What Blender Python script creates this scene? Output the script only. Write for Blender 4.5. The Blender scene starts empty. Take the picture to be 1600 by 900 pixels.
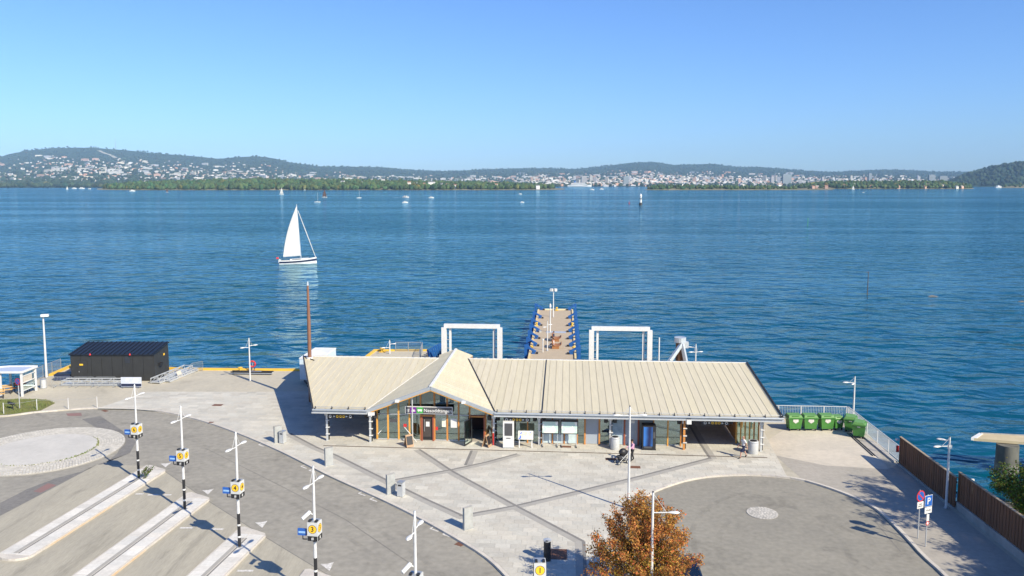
import bpy, bmesh, math, random
import numpy as np
from mathutils import Vector, Matrix, noise as mnoise

random.seed(7); rng = np.random.default_rng(7)
R = math.radians
scene = bpy.context.scene
COL = scene.collection

# ------------------------------------------------------------------ camera
F = 1280.0; PITCH = R(5.8); CAM_H = 21.0
CY = 286 + F * math.tan(PITCH)
cam_d = bpy.data.cameras.new('camera'); cam = bpy.data.objects.new('camera', cam_d); COL.objects.link(cam)
cam_d.sensor_width = 36.0; cam_d.lens = 36.0 * F / 1600.0
cam_d.shift_y = (CY - 450.0) / 1600.0
cam_d.clip_start = 0.5; cam_d.clip_end = 40000
cam.location = (0, 0, CAM_H); cam.rotation_euler = (R(90) - PITCH, 0, 0)
scene.camera = cam

# ------------------------------------------------------------------ sky, sun, exposure
SUN_EL = R(37); SUN_AZ = R(135.5)          # compass style: clockwise from +Y; the sun stands behind the camera to the right
world = bpy.data.worlds.new('World'); scene.world = world; world.use_nodes = True
wn = world.node_tree.nodes; wl = world.node_tree.links
for n in list(wn): wn.remove(n)
w_out = wn.new('ShaderNodeOutputWorld'); w_bg = wn.new('ShaderNodeBackground'); w_sky = wn.new('ShaderNodeTexSky')
w_sky.sky_type = 'NISHITA'; w_sky.sun_disc = False; w_sky.sun_elevation = SUN_EL; w_sky.sun_rotation = SUN_AZ
w_sky.altitude = 0; w_sky.air_density = 1.0; w_sky.dust_density = 0.5; w_sky.ozone_density = 3.0
w_bg.inputs['Strength'].default_value = 0.083
w_mx = wn.new('ShaderNodeMix'); w_mx.data_type = 'RGBA'; w_mx.blend_type = 'MULTIPLY'; w_mx.inputs[0].default_value = 1; w_mx.inputs[7].default_value = (.67, .95, 1.43, 1)      # the photograph is graded toward blue
wl.new(w_sky.outputs[0], w_mx.inputs[6]); wl.new(w_mx.outputs[2], w_bg.inputs[0]); wl.new(w_bg.outputs[0], w_out.inputs[0])
sun_d = bpy.data.lights.new('sun', 'SUN'); sun = bpy.data.objects.new('sun', sun_d); COL.objects.link(sun)
sun_d.energy = 5.0; sun_d.angle = R(0.5); sun_d.color = (1.0, 0.9, 0.71)
sdir = Vector((math.sin(SUN_AZ) * math.cos(SUN_EL), math.cos(SUN_AZ) * math.cos(SUN_EL), math.sin(SUN_EL)))
sun.rotation_euler = sdir.to_track_quat('Z', 'Y').to_euler(); sun.location = (60, -60, 80)
vs = scene.view_settings
vs.view_transform = 'Standard'; vs.look = 'None'; vs.exposure = 0.6; vs.gamma = 1.0; vs.use_curve_mapping = False
scene.cycles.max_bounces = 8; scene.cycles.volume_bounces = 0; scene.cycles.transparent_max_bounces = 12
scene.cycles.use_denoising = True

# ------------------------------------------------------------------ helpers
def at(px, py, z=0.0):
    """ground point (height z) seen at a place in the photograph"""
    xc = (px - 800) / F; yc = -(py - CY) / F
    d = (xc, math.cos(PITCH) + yc * math.sin(PITCH), -math.sin(PITCH) + yc * math.cos(PITCH))
    t = (z - CAM_H) / d[2]
    return Vector((d[0] * t, d[1] * t, z))
def elev(py, Y):
    """height of a point seen at row py when it stands Y metres away"""
    yc = -(py - CY) / F
    return CAM_H + Y * (-math.sin(PITCH) + yc * math.cos(PITCH)) / (math.cos(PITCH) + yc * math.sin(PITCH))

class MB:
    def __init__(s): s.v = []; s.f = []; s.m = []
    def add(s, vs_, fs, mi=0):
        o = len(s.v); s.v += [tuple(v) for v in vs_]
        for f in fs: s.f.append([i + o for i in f]); s.m.append(mi)
        return s
    def box(s, c, d, rz=0.0, mi=0, M=None):
        hx, hy, hz = d[0] / 2, d[1] / 2, d[2] / 2; cs, sn = math.cos(rz), math.sin(rz); vs_ = []
        for z in (-hz, hz):
            for x, y in ((-hx, -hy), (hx, -hy), (hx, hy), (-hx, hy)):
                p = Vector((x, y, z))
                if M is not None: p = M @ p
                vs_.append((c[0] + p.x * cs - p.y * sn, c[1] + p.x * sn + p.y * cs, c[2] + p.z))
        return s.add(vs_, [(3, 2, 1, 0), (4, 5, 6, 7), (0, 1, 5, 4), (1, 2, 6, 5), (2, 3, 7, 6), (3, 0, 4, 7)], mi)
    def bar(s, a, b, w, h=None, mi=0):
        a = Vector(a); b = Vector(b); h = h or w; d = b - a; L = d.length
        if L < 1e-6: return s
        q = d.to_track_quat('X', 'Z'); vs_ = []
        for x in (0, L):
            for y, z in ((-w / 2, -h / 2), (w / 2, -h / 2), (w / 2, h / 2), (-w / 2, h / 2)):
                vs_.append(a + q @ Vector((x, y, z)))
        return s.add(vs_, [(0, 1, 2, 3), (7, 6, 5, 4), (0, 4, 5, 1), (1, 5, 6, 2), (2, 6, 7, 3), (3, 7, 4, 0)], mi)
    def tube(s, pts, rad, n=8, mi=0, cap=True):
        pts = [Vector(p) for p in pts]; k = len(pts)
        if not isinstance(rad, (list, tuple)): rad = [rad] * k
        o = len(s.v); ref = None
        for i, p in enumerate(pts):
            d = (pts[min(i + 1, k - 1)] - pts[max(i - 1, 0)]).normalized()
            if ref is None: ref = Vector((1, 0, 0)) if abs(d.x) < .8 else Vector((0, 1, 0))
            x = (ref - d * ref.dot(d)).normalized(); y = d.cross(x); ref = x
            for j in range(n):
                a = 2 * math.pi * j / n; s.v.append(tuple(p + (x * math.cos(a) + y * math.sin(a)) * rad[i]))
        for i in range(k - 1):
            for j in range(n):
                s.f.append([o + i * n + j, o + i * n + (j + 1) % n, o + (i + 1) * n + (j + 1) % n, o + (i + 1) * n + j]); s.m.append(mi)
        if cap:
            s.f.append([o + j for j in range(n)][::-1]); s.m.append(mi)
            s.f.append([o + (k - 1) * n + j for j in range(n)]); s.m.append(mi)
        return s
    def prism(s, poly, z0, z1, mi=0, bottom=True):
        n = len(poly); a = sum(poly[i][0] * poly[(i + 1) % n][1] - poly[(i + 1) % n][0] * poly[i][1] for i in range(n))
        if a < 0: poly = poly[::-1]
        vs_ = [(p[0], p[1], z0) for p in poly] + [(p[0], p[1], z1) for p in poly]
        fs = [list(range(n, 2 * n))] + [[i, (i + 1) % n, n + (i + 1) % n, n + i] for i in range(n)]
        if bottom: fs.append(list(range(n))[::-1])
        return s.add(vs_, fs, mi)
    def ellipsoid(s, c, r, nu=10, nv=6, mi=0, M=None):
        o = len(s.v)
        for i in range(1, nv):
            t = math.pi * i / nv
            for j in range(nu):
                a = 2 * math.pi * j / nu
                p = Vector((r[0] * math.sin(t) * math.cos(a), r[1] * math.sin(t) * math.sin(a), r[2] * math.cos(t)))
                if M is not None: p = M @ p
                s.v.append((c[0] + p.x, c[1] + p.y, c[2] + p.z))
        for sg in (1, -1):
            p = Vector((0, 0, r[2] * sg))
            if M is not None: p = M @ p
            s.v.append((c[0] + p.x, c[1] + p.y, c[2] + p.z))
        T = o + (nv - 1) * nu; B = T + 1
        for i in range(nv - 2):
            for j in range(nu):
                s.f.append([o + i * nu + j, o + (i + 1) * nu + j, o + (i + 1) * nu + (j + 1) % nu, o + i * nu + (j + 1) % nu]); s.m.append(mi)
        for j in range(nu):
            s.f.append([T, o + j, o + (j + 1) % nu]); s.m.append(mi)
            s.f.append([B, o + (nv - 2) * nu + (j + 1) % nu, o + (nv - 2) * nu + j]); s.m.append(mi)
        return s
    def mesh(s, name, mats, smooth=False):
        me = bpy.data.meshes.new(name); me.from_pydata(s.v, [], s.f)
        for m in (mats if isinstance(mats, (list, tuple)) else [mats]): me.materials.append(m)
        if any(s.m): me.polygons.foreach_set('material_index', s.m)
        if smooth:
            me.polygons.foreach_set('use_smooth', [True] * len(s.f))
            try: me.set_sharp_from_angle(angle=R(40))
            except Exception: pass
        me.update(); return me
    def build(s, name, mats, parent=None, loc=None, rz=0.0, smooth=False):
        return link(name, s.mesh(name, mats, smooth), parent, loc, rz)

def link(name, me, parent=None, loc=None, rz=0.0):
    o = bpy.data.objects.new(name, me); COL.objects.link(o)
    if parent is not None: o.parent = parent
    if loc is not None: o.location = loc
    if rz: o.rotation_euler = (0, 0, rz)
    return o
def tag(o, label=None, cat=None, group=None, kind=None):
    if label: o['label'] = label
    if cat: o['category'] = cat
    if group: o['group'] = group
    if kind: o['kind'] = kind
    return o
def thing(name, label, cat, loc=(0, 0, 0), rz=0.0, group=None):
    o = bpy.data.objects.new(name, None); COL.objects.link(o); o.empty_display_size = .3
    o.location = loc; o.rotation_euler = (0, 0, rz)
    return tag(o, label, cat, group)
def struct(o): o['kind'] = 'structure'; return o
def dup(o, loc, rz=None, label=None, parent=None):
    c = o.copy(); COL.objects.link(c); c.parent = parent
    if parent is None:
        c.location = loc
        if rz is not None: c.rotation_euler = (0, 0, rz)
    if label: c['label'] = label
    for ch in list(o.children): dup(ch, None, None, None, c)
    return c

def smooth_line(pts, n=6):
    pts = [Vector((p[0], p[1], 0)) for p in pts]; out = []
    for i in range(len(pts) - 1):
        p0 = pts[max(i - 1, 0)]; p1 = pts[i]; p2 = pts[i + 1]; p3 = pts[min(i + 2, len(pts) - 1)]
        for k in range(n):
            t = k / n
            out.append(.5 * ((2 * p1) + (p2 - p0) * t + (2 * p0 - 5 * p1 + 4 * p2 - p3) * t * t + (3 * p1 - p0 - 3 * p2 + p3) * t ** 3))
    out.append(pts[-1]); return [(p.x, p.y) for p in out]
def resample(line, step):
    L = [Vector((p[0], p[1], 0)) for p in line]; out = [L[0].copy()]; need = step
    for a, b in zip(L, L[1:]):
        d = (b - a).length; pos = 0
        while d - pos >= need:
            pos += need; out.append(a + (b - a) * (pos / d)); need = step
        need -= d - pos
    return out
def clip(poly, rect):
    """polygon cut by a convex polygon (counter-clockwise)"""
    out = poly
    for i in range(len(rect)):
        a = rect[i]; b = rect[(i + 1) % len(rect)]; ex, ey = b[0] - a[0], b[1] - a[1]
        ins = out; out = []
        if not ins: break
        pv = ins[-1]; sp = ex * (pv[1] - a[1]) - ey * (pv[0] - a[0])
        for cu in ins:
            sc = ex * (cu[1] - a[1]) - ey * (cu[0] - a[0])
            if (sc >= 0) != (sp >= 0):
                t = sp / (sp - sc); out.append((pv[0] + (cu[0] - pv[0]) * t, pv[1] + (cu[1] - pv[1]) * t))
            if sc >= 0: out.append(cu)
            pv, sp = cu, sc
    res = []
    for p in out:
        if not res or abs(p[0] - res[-1][0]) + abs(p[1] - res[-1][1]) > 1e-5: res.append(p)
    if len(res) > 1 and abs(res[0][0] - res[-1][0]) + abs(res[0][1] - res[-1][1]) < 1e-5: res.pop()
    return res if len(res) >= 3 else []
def area(p): return .5 * sum(p[i][0] * p[(i + 1) % len(p)][1] - p[(i + 1) % len(p)][0] * p[i][1] for i in range(len(p)))
def tint(me, cols):
    """one colour per face, stored as a face attribute"""
    a = me.color_attributes.new('tint', 'FLOAT_COLOR', 'CORNER'); buf = np.ones((len(me.loops), 4), dtype=np.float32); k = 0
    ls = np.empty(len(me.polygons), dtype=np.int32); lt = np.empty(len(me.polygons), dtype=np.int32)
    me.polygons.foreach_get('loop_start', ls); me.polygons.foreach_get('loop_total', lt)
    c = np.asarray(cols, dtype=np.float32).reshape(-1, 3)
    if len(c) == 1: buf[:, :3] = c[0]
    else: buf[:, :3] = np.repeat(c, lt, axis=0)
    a.data.foreach_set('color', buf.ravel())
def text_mesh(body, size, mat, extrude=.004, align='CENTER'):
    cu = bpy.data.curves.new('txt', 'FONT'); cu.body = body; cu.size = size; cu.extrude = extrude; cu.align_x = align; cu.align_y = 'CENTER'; cu.resolution_u = 3; cu.offset = size * .008
    o = bpy.data.objects.new('txt', cu); COL.objects.link(o)
    dg = bpy.context.evaluated_depsgraph_get(); me = bpy.data.meshes.new_from_object(o.evaluated_get(dg))
    bpy.data.objects.remove(o); bpy.data.curves.remove(cu); me.materials.clear(); me.materials.append(mat); return me
def letters(name, body, size, mat, parent, loc, rz=0.0, align='CENTER', tilt=90):
    o = link(name, text_mesh(body, size, mat, align=align), parent, loc); o.rotation_euler = (R(tilt), 0, rz); return o

# ------------------------------------------------------------------ materials
def nodes(name):
    m = bpy.data.materials.new(name); m.use_nodes = True; nt = m.node_tree
    return m, nt, nt.nodes['Principled BSDF'], lambda t: nt.nodes.new(t), nt.links.new
def mat(name, c, rough=.6, metal=0.0, c2=None, scale=3.0, bump=0.0, bscale=None, coord='pos', spec=.5, detail=5, attr=None, stretch=(1, 1, 1), emit=None, fine=None, stain=None):
    m, nt, b, N, L = nodes(name)
    b.inputs['Roughness'].default_value = rough; b.inputs['Metallic'].default_value = metal; b.inputs['Specular IOR Level'].default_value = spec
    if coord == 'pos': g = N('ShaderNodeNewGeometry').outputs['Position']
    else: g = N('ShaderNodeTexCoord').outputs['Object']
    mp = N('ShaderNodeMapping'); mp.inputs['Scale'].default_value = stretch; L(g, mp.inputs[0]); g = mp.outputs[0]
    c2 = c2 or tuple(x * .82 for x in c)
    nz = N('ShaderNodeTexNoise'); nz.inputs['Scale'].default_value = scale; nz.inputs['Detail'].default_value = detail; nz.inputs['Roughness'].default_value = .62; L(g, nz.inputs[0])
    rp = N('ShaderNodeMapRange'); rp.inputs[1].default_value = .32; rp.inputs[2].default_value = .68; L(nz.outputs[0], rp.inputs[0])
    mx = N('ShaderNodeMix'); mx.data_type = 'RGBA'; L(rp.outputs[0], mx.inputs[0]); mx.inputs[6].default_value = (*c, 1); mx.inputs[7].default_value = (*c2, 1)
    out = mx.outputs[2]
    if fine:   # a second, finer speckle (scale, amount)
        n2 = N('ShaderNodeTexNoise'); n2.inputs['Scale'].default_value = fine[0]; n2.inputs['Detail'].default_value = 3; L(g, n2.inputs[0])
        r2 = N('ShaderNodeMapRange'); r2.inputs[1].default_value = .3; r2.inputs[2].default_value = .7; r2.inputs[3].default_value = 1 - fine[1]; r2.inputs[4].default_value = 1 + fine[1]; L(n2.outputs[0], r2.inputs[0])
        m2 = N('ShaderNodeMix'); m2.data_type = 'RGBA'; m2.blend_type = 'MULTIPLY'; m2.inputs[0].default_value = 1; L(out, m2.inputs[6]); L(r2.outputs[0], m2.inputs[7]); out = m2.outputs[2]
    if stain:   # irregular darker smudges (scale, amount)
        for sc_, lo_ in ((stain[0], .56), (stain[0] * 3.7, .6)):
            n2 = N('ShaderNodeTexNoise'); n2.inputs['Scale'].default_value = sc_; n2.inputs['Detail'].default_value = 6; n2.inputs['Roughness'].default_value = .7; n2.inputs['Distortion'].default_value = .6; L(g, n2.inputs[0])
            r2 = N('ShaderNodeMapRange'); r2.inputs[1].default_value = lo_; r2.inputs[2].default_value = lo_ + .12; r2.inputs[3].default_value = 1; r2.inputs[4].default_value = 1 - stain[1]; L(n2.outputs[0], r2.inputs[0])
            m2 = N('ShaderNodeMix'); m2.data_type = 'RGBA'; m2.blend_type = 'MULTIPLY'; m2.inputs[0].default_value = 1; L(out, m2.inputs[6]); L(r2.outputs[0], m2.inputs[7]); out = m2.outputs[2]
    if attr:
        at_ = N('ShaderNodeVertexColor'); at_.layer_name = attr
        m3 = N('ShaderNodeMix'); m3.data_type = 'RGBA'; m3.blend_type = 'MULTIPLY'; m3.inputs[0].default_value = 1; L(out, m3.inputs[6]); L(at_.outputs[0], m3.inputs[7]); out = m3.outputs[2]
    L(out, b.inputs['Base Color'])
    if bump:
        bn = N('ShaderNodeTexNoise'); bn.inputs['Scale'].default_value = bscale or scale * 6; bn.inputs['Detail'].default_value = 4; L(g, bn.inputs[0])
        bp = N('ShaderNodeBump'); bp.inputs['Strength'].default_value = 1; bp.inputs['Distance'].default_value = bump; L(bn.outputs[0], bp.inputs['Height']); L(bp.outputs[0], b.inputs['Normal'])
    if emit: b.inputs['Emission Color'].default_value = (*c, 1); b.inputs['Emission Strength'].default_value = emit
    return m
M = {}
M['asphalt'] = mat('asphalt', (.29, .272, .228), .9, c2=(.247, .232, .197), scale=.22, bump=.006, bscale=40, fine=(2.2, .12), stain=(.32, .22))
M['asphalt_right'] = mat('asphalt_right', (.262, .246, .205), .9, c2=(.222, .21, .177), scale=.3, bump=.006, bscale=40, fine=(3, .11), stain=(.28, .2))
M['asphalt_dark'] = mat('asphalt_dark', (.15, .145, .135), .9, c2=(.19, .18, .165), scale=.5, bump=.006, bscale=40, fine=(4, .12))
M['asphalt_red'] = mat('asphalt_red', (.25, .13, .115), .9, c2=(.2, .14, .13), scale=.8, bump=.004, bscale=40)
M['bay'] = mat('bay_concrete', (.385, .355, .28), .85, c2=(.315, .292, .235), scale=.35, bump=.003, bscale=25, stretch=(2.2, .35, 1), fine=(5, .08), stain=(.3, .2))
M['quay'] = mat('quay_concrete', (.46, .42, .33), .85, c2=(.39, .36, .29), scale=.25, bump=.003, bscale=25, fine=(3, .06), stain=(.25, .12))
M['quay_pale'] = mat('quay_concrete_pale', (.54, .485, .4), .85, c2=(.46, .42, .35), scale=.4, bump=.003, bscale=25, fine=(3, .06), stain=(.3, .12))
M['path'] = mat('path_asphalt', (.36, .33, .285), .9, c2=(.31, .29, .25), scale=.3, bump=.004, bscale=40, fine=(4, .08), stain=(.3, .14))
M['joint'] = mat('paving_joint', (.36, .345, .315), .95, scale=2)
M['slab'] = mat('paving_slab', (.51, .487, .42), .8, c2=(.445, .425, .372), scale=.35, bump=.002, bscale=30, attr='tint', fine=(6, .06), stain=(.35, .1))
M['band'] = mat('dark_paving_band', (.21, .2, .185), .8, c2=(.17, .165, .155), scale=2)
M['band_pale'] = mat('grey_paving_band', (.36, .345, .31), .8, c2=(.31, .295, .265), scale=2)
M['kerb'] = mat('kerb_granite', (.56, .52, .45), .8, c2=(.44, .41, .37), scale=1.2, bump=.003, fine=(8, .08))
M['island'] = mat('island_stone', (.64, .615, .56), .8, c2=(.55, .53, .485), scale=.7, bump=.002, fine=(5, .07), attr='tint')
M['cobble'] = mat('cobble_granite', (.52, .495, .45), .8, c2=(.45, .43, .39), scale=1.5, attr='tint')
M['drain'] = mat('drain_rust', (.12, .085, .06), .7, .3, scale=6)
M['rust'] = mat('rust_plate', (.2, .095, .055), .75, .2, c2=(.15, .07, .045), scale=8, bump=.003, bscale=60)
M['white'] = mat('white_paint', (.68, .68, .66), .45, c2=(.6, .6, .585), scale=4)
M['road_paint'] = mat('worn_road_paint', (.72, .7, .66), .7, c2=(.4, .38, .34), scale=6)
M['lamp'] = mat('lamp_white_enamel', (.62, .62, .61), .35, c2=(.54, .54, .53), scale=5, coord='obj')
M['galv'] = mat('galvanised_steel', (.5, .52, .53), .45, .6, c2=(.4, .42, .43), scale=6, coord='obj')
M['galv_light'] = mat('aluminium', (.62, .64, .65), .4, .45, c2=(.54, .56, .57), scale=6)
M['black'] = mat('black_paint', (.018, .018, .02), .5, scale=5)
M['rubber'] = mat('dark_rubber', (.02, .02, .02), .85, scale=5)
M['yellow'] = mat('yellow_paint', (.72, .47, .06), .6, c2=(.6, .38, .05), scale=3)
M['yellow_sign'] = mat('yellow_sign_enamel', (.86, .52, .03), .4, c2=(.82, .49, .03), scale=2)
M['sign_grey'] = mat('sign_box_grey', (.56, .57, .56), .45, c2=(.5, .51, .5), scale=3)
M['blue'] = mat('fender_blue', (.01, .1, .34), .55, c2=(.008, .07, .25), scale=2)
M['blue_sign'] = mat('blue_sign_enamel', (.02, .11, .42), .4, c2=(.018, .1, .38), scale=2)
M['red'] = mat('red_paint', (.55, .03, .03), .5, c2=(.48, .03, .03), scale=3)
M['roof'] = mat('roof_sheet_beige', (.57, .515, .37), .5, .0, c2=(.54, .487, .348), scale=.5, coord='pos', fine=(2.5, .05), stretch=(2.2, .22, 1), stain=(.9, .035), attr='tint')
M['roof_cap'] = mat('roof_ridge_cap', (.74, .73, .69), .5, scale=2)
M['fascia'] = mat('zinc_fascia', (.42, .45, .475), .45, .35, c2=(.37, .4, .42), scale=2)
M['verge'] = mat('dark_flashing', (.03, .03, .033), .5, .2, scale=3)
M['timber'] = mat('orange_timber', (.56, .24, .055), .55, c2=(.42, .17, .04), scale=3, stretch=(6, 6, .6))
M['timber_gold'] = mat('golden_timber', (.68, .35, .07), .55, c2=(.55, .27, .055), scale=3, stretch=(6, 6, .6))
M['timber_red'] = mat('red_brown_timber', (.32, .09, .045), .55, c2=(.25, .07, .04), scale=3, stretch=(6, 6, .6))
M['soffit'] = mat('timber_soffit', (.34, .22, .12), .7, c2=(.28, .18, .1), scale=2, stretch=(1, 8, 1))
M['wall_blue'] = mat('pale_blue_panel', (.4, .5, .56), .5, c2=(.36, .46, .52), scale=1.5)
M['door_grey'] = mat('door_grey_blue', (.33, .37, .42), .5, c2=(.3, .34, .39), scale=2)
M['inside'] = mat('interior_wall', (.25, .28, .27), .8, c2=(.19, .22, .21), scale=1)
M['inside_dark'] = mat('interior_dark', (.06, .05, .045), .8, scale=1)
M['teal'] = mat('teal_plastic', (.1, .34, .33), .5, scale=2)
M['charcoal'] = mat('charcoal_cladding', (.026, .027, .027), .55, c2=(.033, .034, .033), scale=1.5)
M['charcoal_roof'] = mat('charcoal_roof_sheet', (.016, .02, .028), .4, .2, scale=1.5)
M['purple'] = mat('purple_sign', (.16, .02, .26), .5, scale=2)
M['green_sign'] = mat('green_sign', (.06, .36, .07), .5, scale=2)
M['dark_sign'] = mat('dark_sign_board', (.075, .075, .08), .5, scale=2)
M['deck_wood'] = mat('weathered_deck_wood', (.46, .37, .26), .85, c2=(.36, .295, .21), scale=1.3, bump=.004, stretch=(.5, 4, 1), fine=(4, .1))
M['bench_wood'] = mat('bench_wood', (.35, .15, .05), .6, c2=(.28, .12, .045), scale=3)
M['bench_pale'] = mat('pale_bench_wood', (.55, .36, .15), .6, c2=(.45, .29, .12), scale=3)
M['fence_wood'] = mat('brown_stained_board', (.2, .092, .042), .8, c2=(.14, .064, .033), scale=2, stretch=(8, 8, .6), coord='pos', bump=.004, attr='tint')
M['fence_cap'] = mat('fence_cap_board', (.36, .28, .19), .8, c2=(.28, .22, .15), scale=3)
M['concrete'] = mat('rough_concrete', (.38, .37, .34), .9, c2=(.27, .265, .25), scale=.9, bump=.01, bscale=6, stretch=(1, 1, .4), fine=(6, .08))
M['concrete_wet'] = mat('stained_concrete', (.13, .12, .1), .8, c2=(.2, .19, .16), scale=1.6, bump=.02, bscale=5)
M['deck_conc'] = mat('platform_concrete', (.5, .42, .27), .9, c2=(.42, .35, .22), scale=1)
M['steel_rust'] = mat('rusty_steel', (.26, .12, .05), .75, .2, c2=(.13, .06, .03), scale=1.6, bump=.006, stretch=(1, 1, .3))
M['pole_brown'] = mat('brown_mast_paint', (.22, .105, .06), .7, c2=(.17, .08, .05), scale=2)
M['bin_green'] = mat('bin_green_plastic', (.065, .22, .04), .5, c2=(.05, .18, .035), scale=2, coord='obj')
M['bin_lid'] = mat('bin_lid_green', (.12, .28, .07), .5, c2=(.1, .23, .06), scale=2, coord='obj')
M['litter'] = mat('litter_bin_steel', (.55, .56, .56), .5, .2, c2=(.47, .48, .48), scale=4)
M['slabstone'] = mat('screen_stone', (.36, .37, .36), .7, c2=(.28, .29, .285), scale=3, bump=.003)
M['rock'] = mat('shore_rock', (.2, .185, .16), .9, c2=(.11, .1, .085), scale=.8, bump=.08, bscale=2.5)
M['grass'] = mat('grass_blade', (.1, .16, .035), .85, c2=(.2, .2, .06), scale=1.2)
M['soil'] = mat('grass_soil', (.17, .16, .075), .95, c2=(.12, .13, .05), scale=1.2, bump=.03, bscale=9)
M['bark'] = mat('bark', (.12, .09, .065), .9, c2=(.08, .06, .045), scale=6, bump=.01)
M['trailer'] = mat('trailer_panel', (.56, .66, .73), .45, c2=(.5, .6, .68), scale=1.2)
M['trailer_white'] = mat('trailer_roof', (.78, .78, .76), .5, scale=1.5)
M['sail'] = mat('sail_cloth', (.64, .625, .58), .8, c2=(.56, .545, .505), scale=.8, stretch=(.3, .3, 1.6))
M['sail_dark'] = mat('dark_sail_cloth', (.08, .05, .045), .8, scale=.8)
M['hull'] = mat('hull_white', (.68, .68, .67), .3, scale=1)
M['navy'] = mat('hull_navy', (.012, .02, .06), .3, scale=1)
M['teak'] = mat('boat_deck', (.5, .42, .33), .7, scale=2)
M['wood_hull'] = mat('varnished_hull', (.42, .25, .12), .5, scale=1)
M['car'] = mat('car_paint_dark_blue', (.008, .02, .05), .25, .3, scale=1, spec=.6)
M['skin'] = mat('skin', (.5, .28, .2), .6, c2=(.46, .25, .18), scale=8)
M['map_print'] = None
def leaf_mat(name, c, c2, scale=.6, trans=.25):
    m = mat(name, c, .75, c2=c2, scale=scale, attr='tint', spec=.2); nt = m.node_tree; b = nt.nodes['Principled BSDF']
    if trans:
        tr = nt.nodes.new('ShaderNodeBsdfTranslucent'); mx = nt.nodes.new('ShaderNodeMixShader'); mx.inputs[0].default_value = trans
        src = b.inputs['Base Color'].links[0].from_socket; nt.links.new(src, tr.inputs[0])
        nt.links.new(b.outputs[0], mx.inputs[1]); nt.links.new(tr.outputs[0], mx.inputs[2])
        out = [n for n in nt.nodes if n.type == 'OUTPUT_MATERIAL'][0]; nt.links.new(mx.outputs[0], out.inputs[0])
    return m
M['leaf_autumn'] = leaf_mat('autumn_leaf', (.51, .265, .09), (.39, .255, .075), .9, .35)
M['leaf_green'] = leaf_mat('green_leaf', (.1, .14, .03), (.06, .1, .022), .7)
M['crown'] = leaf_mat('tree_crown', (.062, .1, .032), (.038, .07, .026), .02, 0)
M['crown_far'] = leaf_mat('far_tree_crown', (.034, .058, .03), (.022, .042, .026), .01, 0)
M['city'] = mat('far_building_wall', (1, 1, 1), .8, c2=(.94, .94, .94), scale=.05, attr='tint')
def glass_mat(name, tintc, refl=.18):
    m = bpy.data.materials.new(name); m.use_nodes = True; nt = m.node_tree; nt.nodes.clear(); N = nt.nodes.new; L = nt.links.new
    o = N('ShaderNodeOutputMaterial'); t = N('ShaderNodeBsdfTransparent'); t.inputs[0].default_value = (*tintc, 1)
    g = N('ShaderNodeBsdfGlossy'); g.inputs['Roughness'].default_value = .02; g.inputs['Color'].default_value = (.82, .96, .97, 1)
    fr = N('ShaderNodeLayerWeight'); fr.inputs[0].default_value = .35
    mr = N('ShaderNodeMapRange'); mr.inputs[3].default_value = refl; mr.inputs[4].default_value = .9; L(fr.outputs['Fresnel'], mr.inputs[0])
    mx = N('ShaderNodeMixShader'); L(mr.outputs[0], mx.inputs[0]); L(t.outputs[0], mx.inputs[1]); L(g.outputs[0], mx.inputs[2]); L(mx.outputs[0], o.inputs[0])
    return m
M['glass'] = glass_mat('green_glass', (.5, .65, .63), .24)
M['glass_clear'] = glass_mat('clear_glass', (.82, .88, .87), .08)
# ================================================================== the setting
WZ = -2.0      # water level
PZ = 0.12      # top of the pavement
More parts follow.
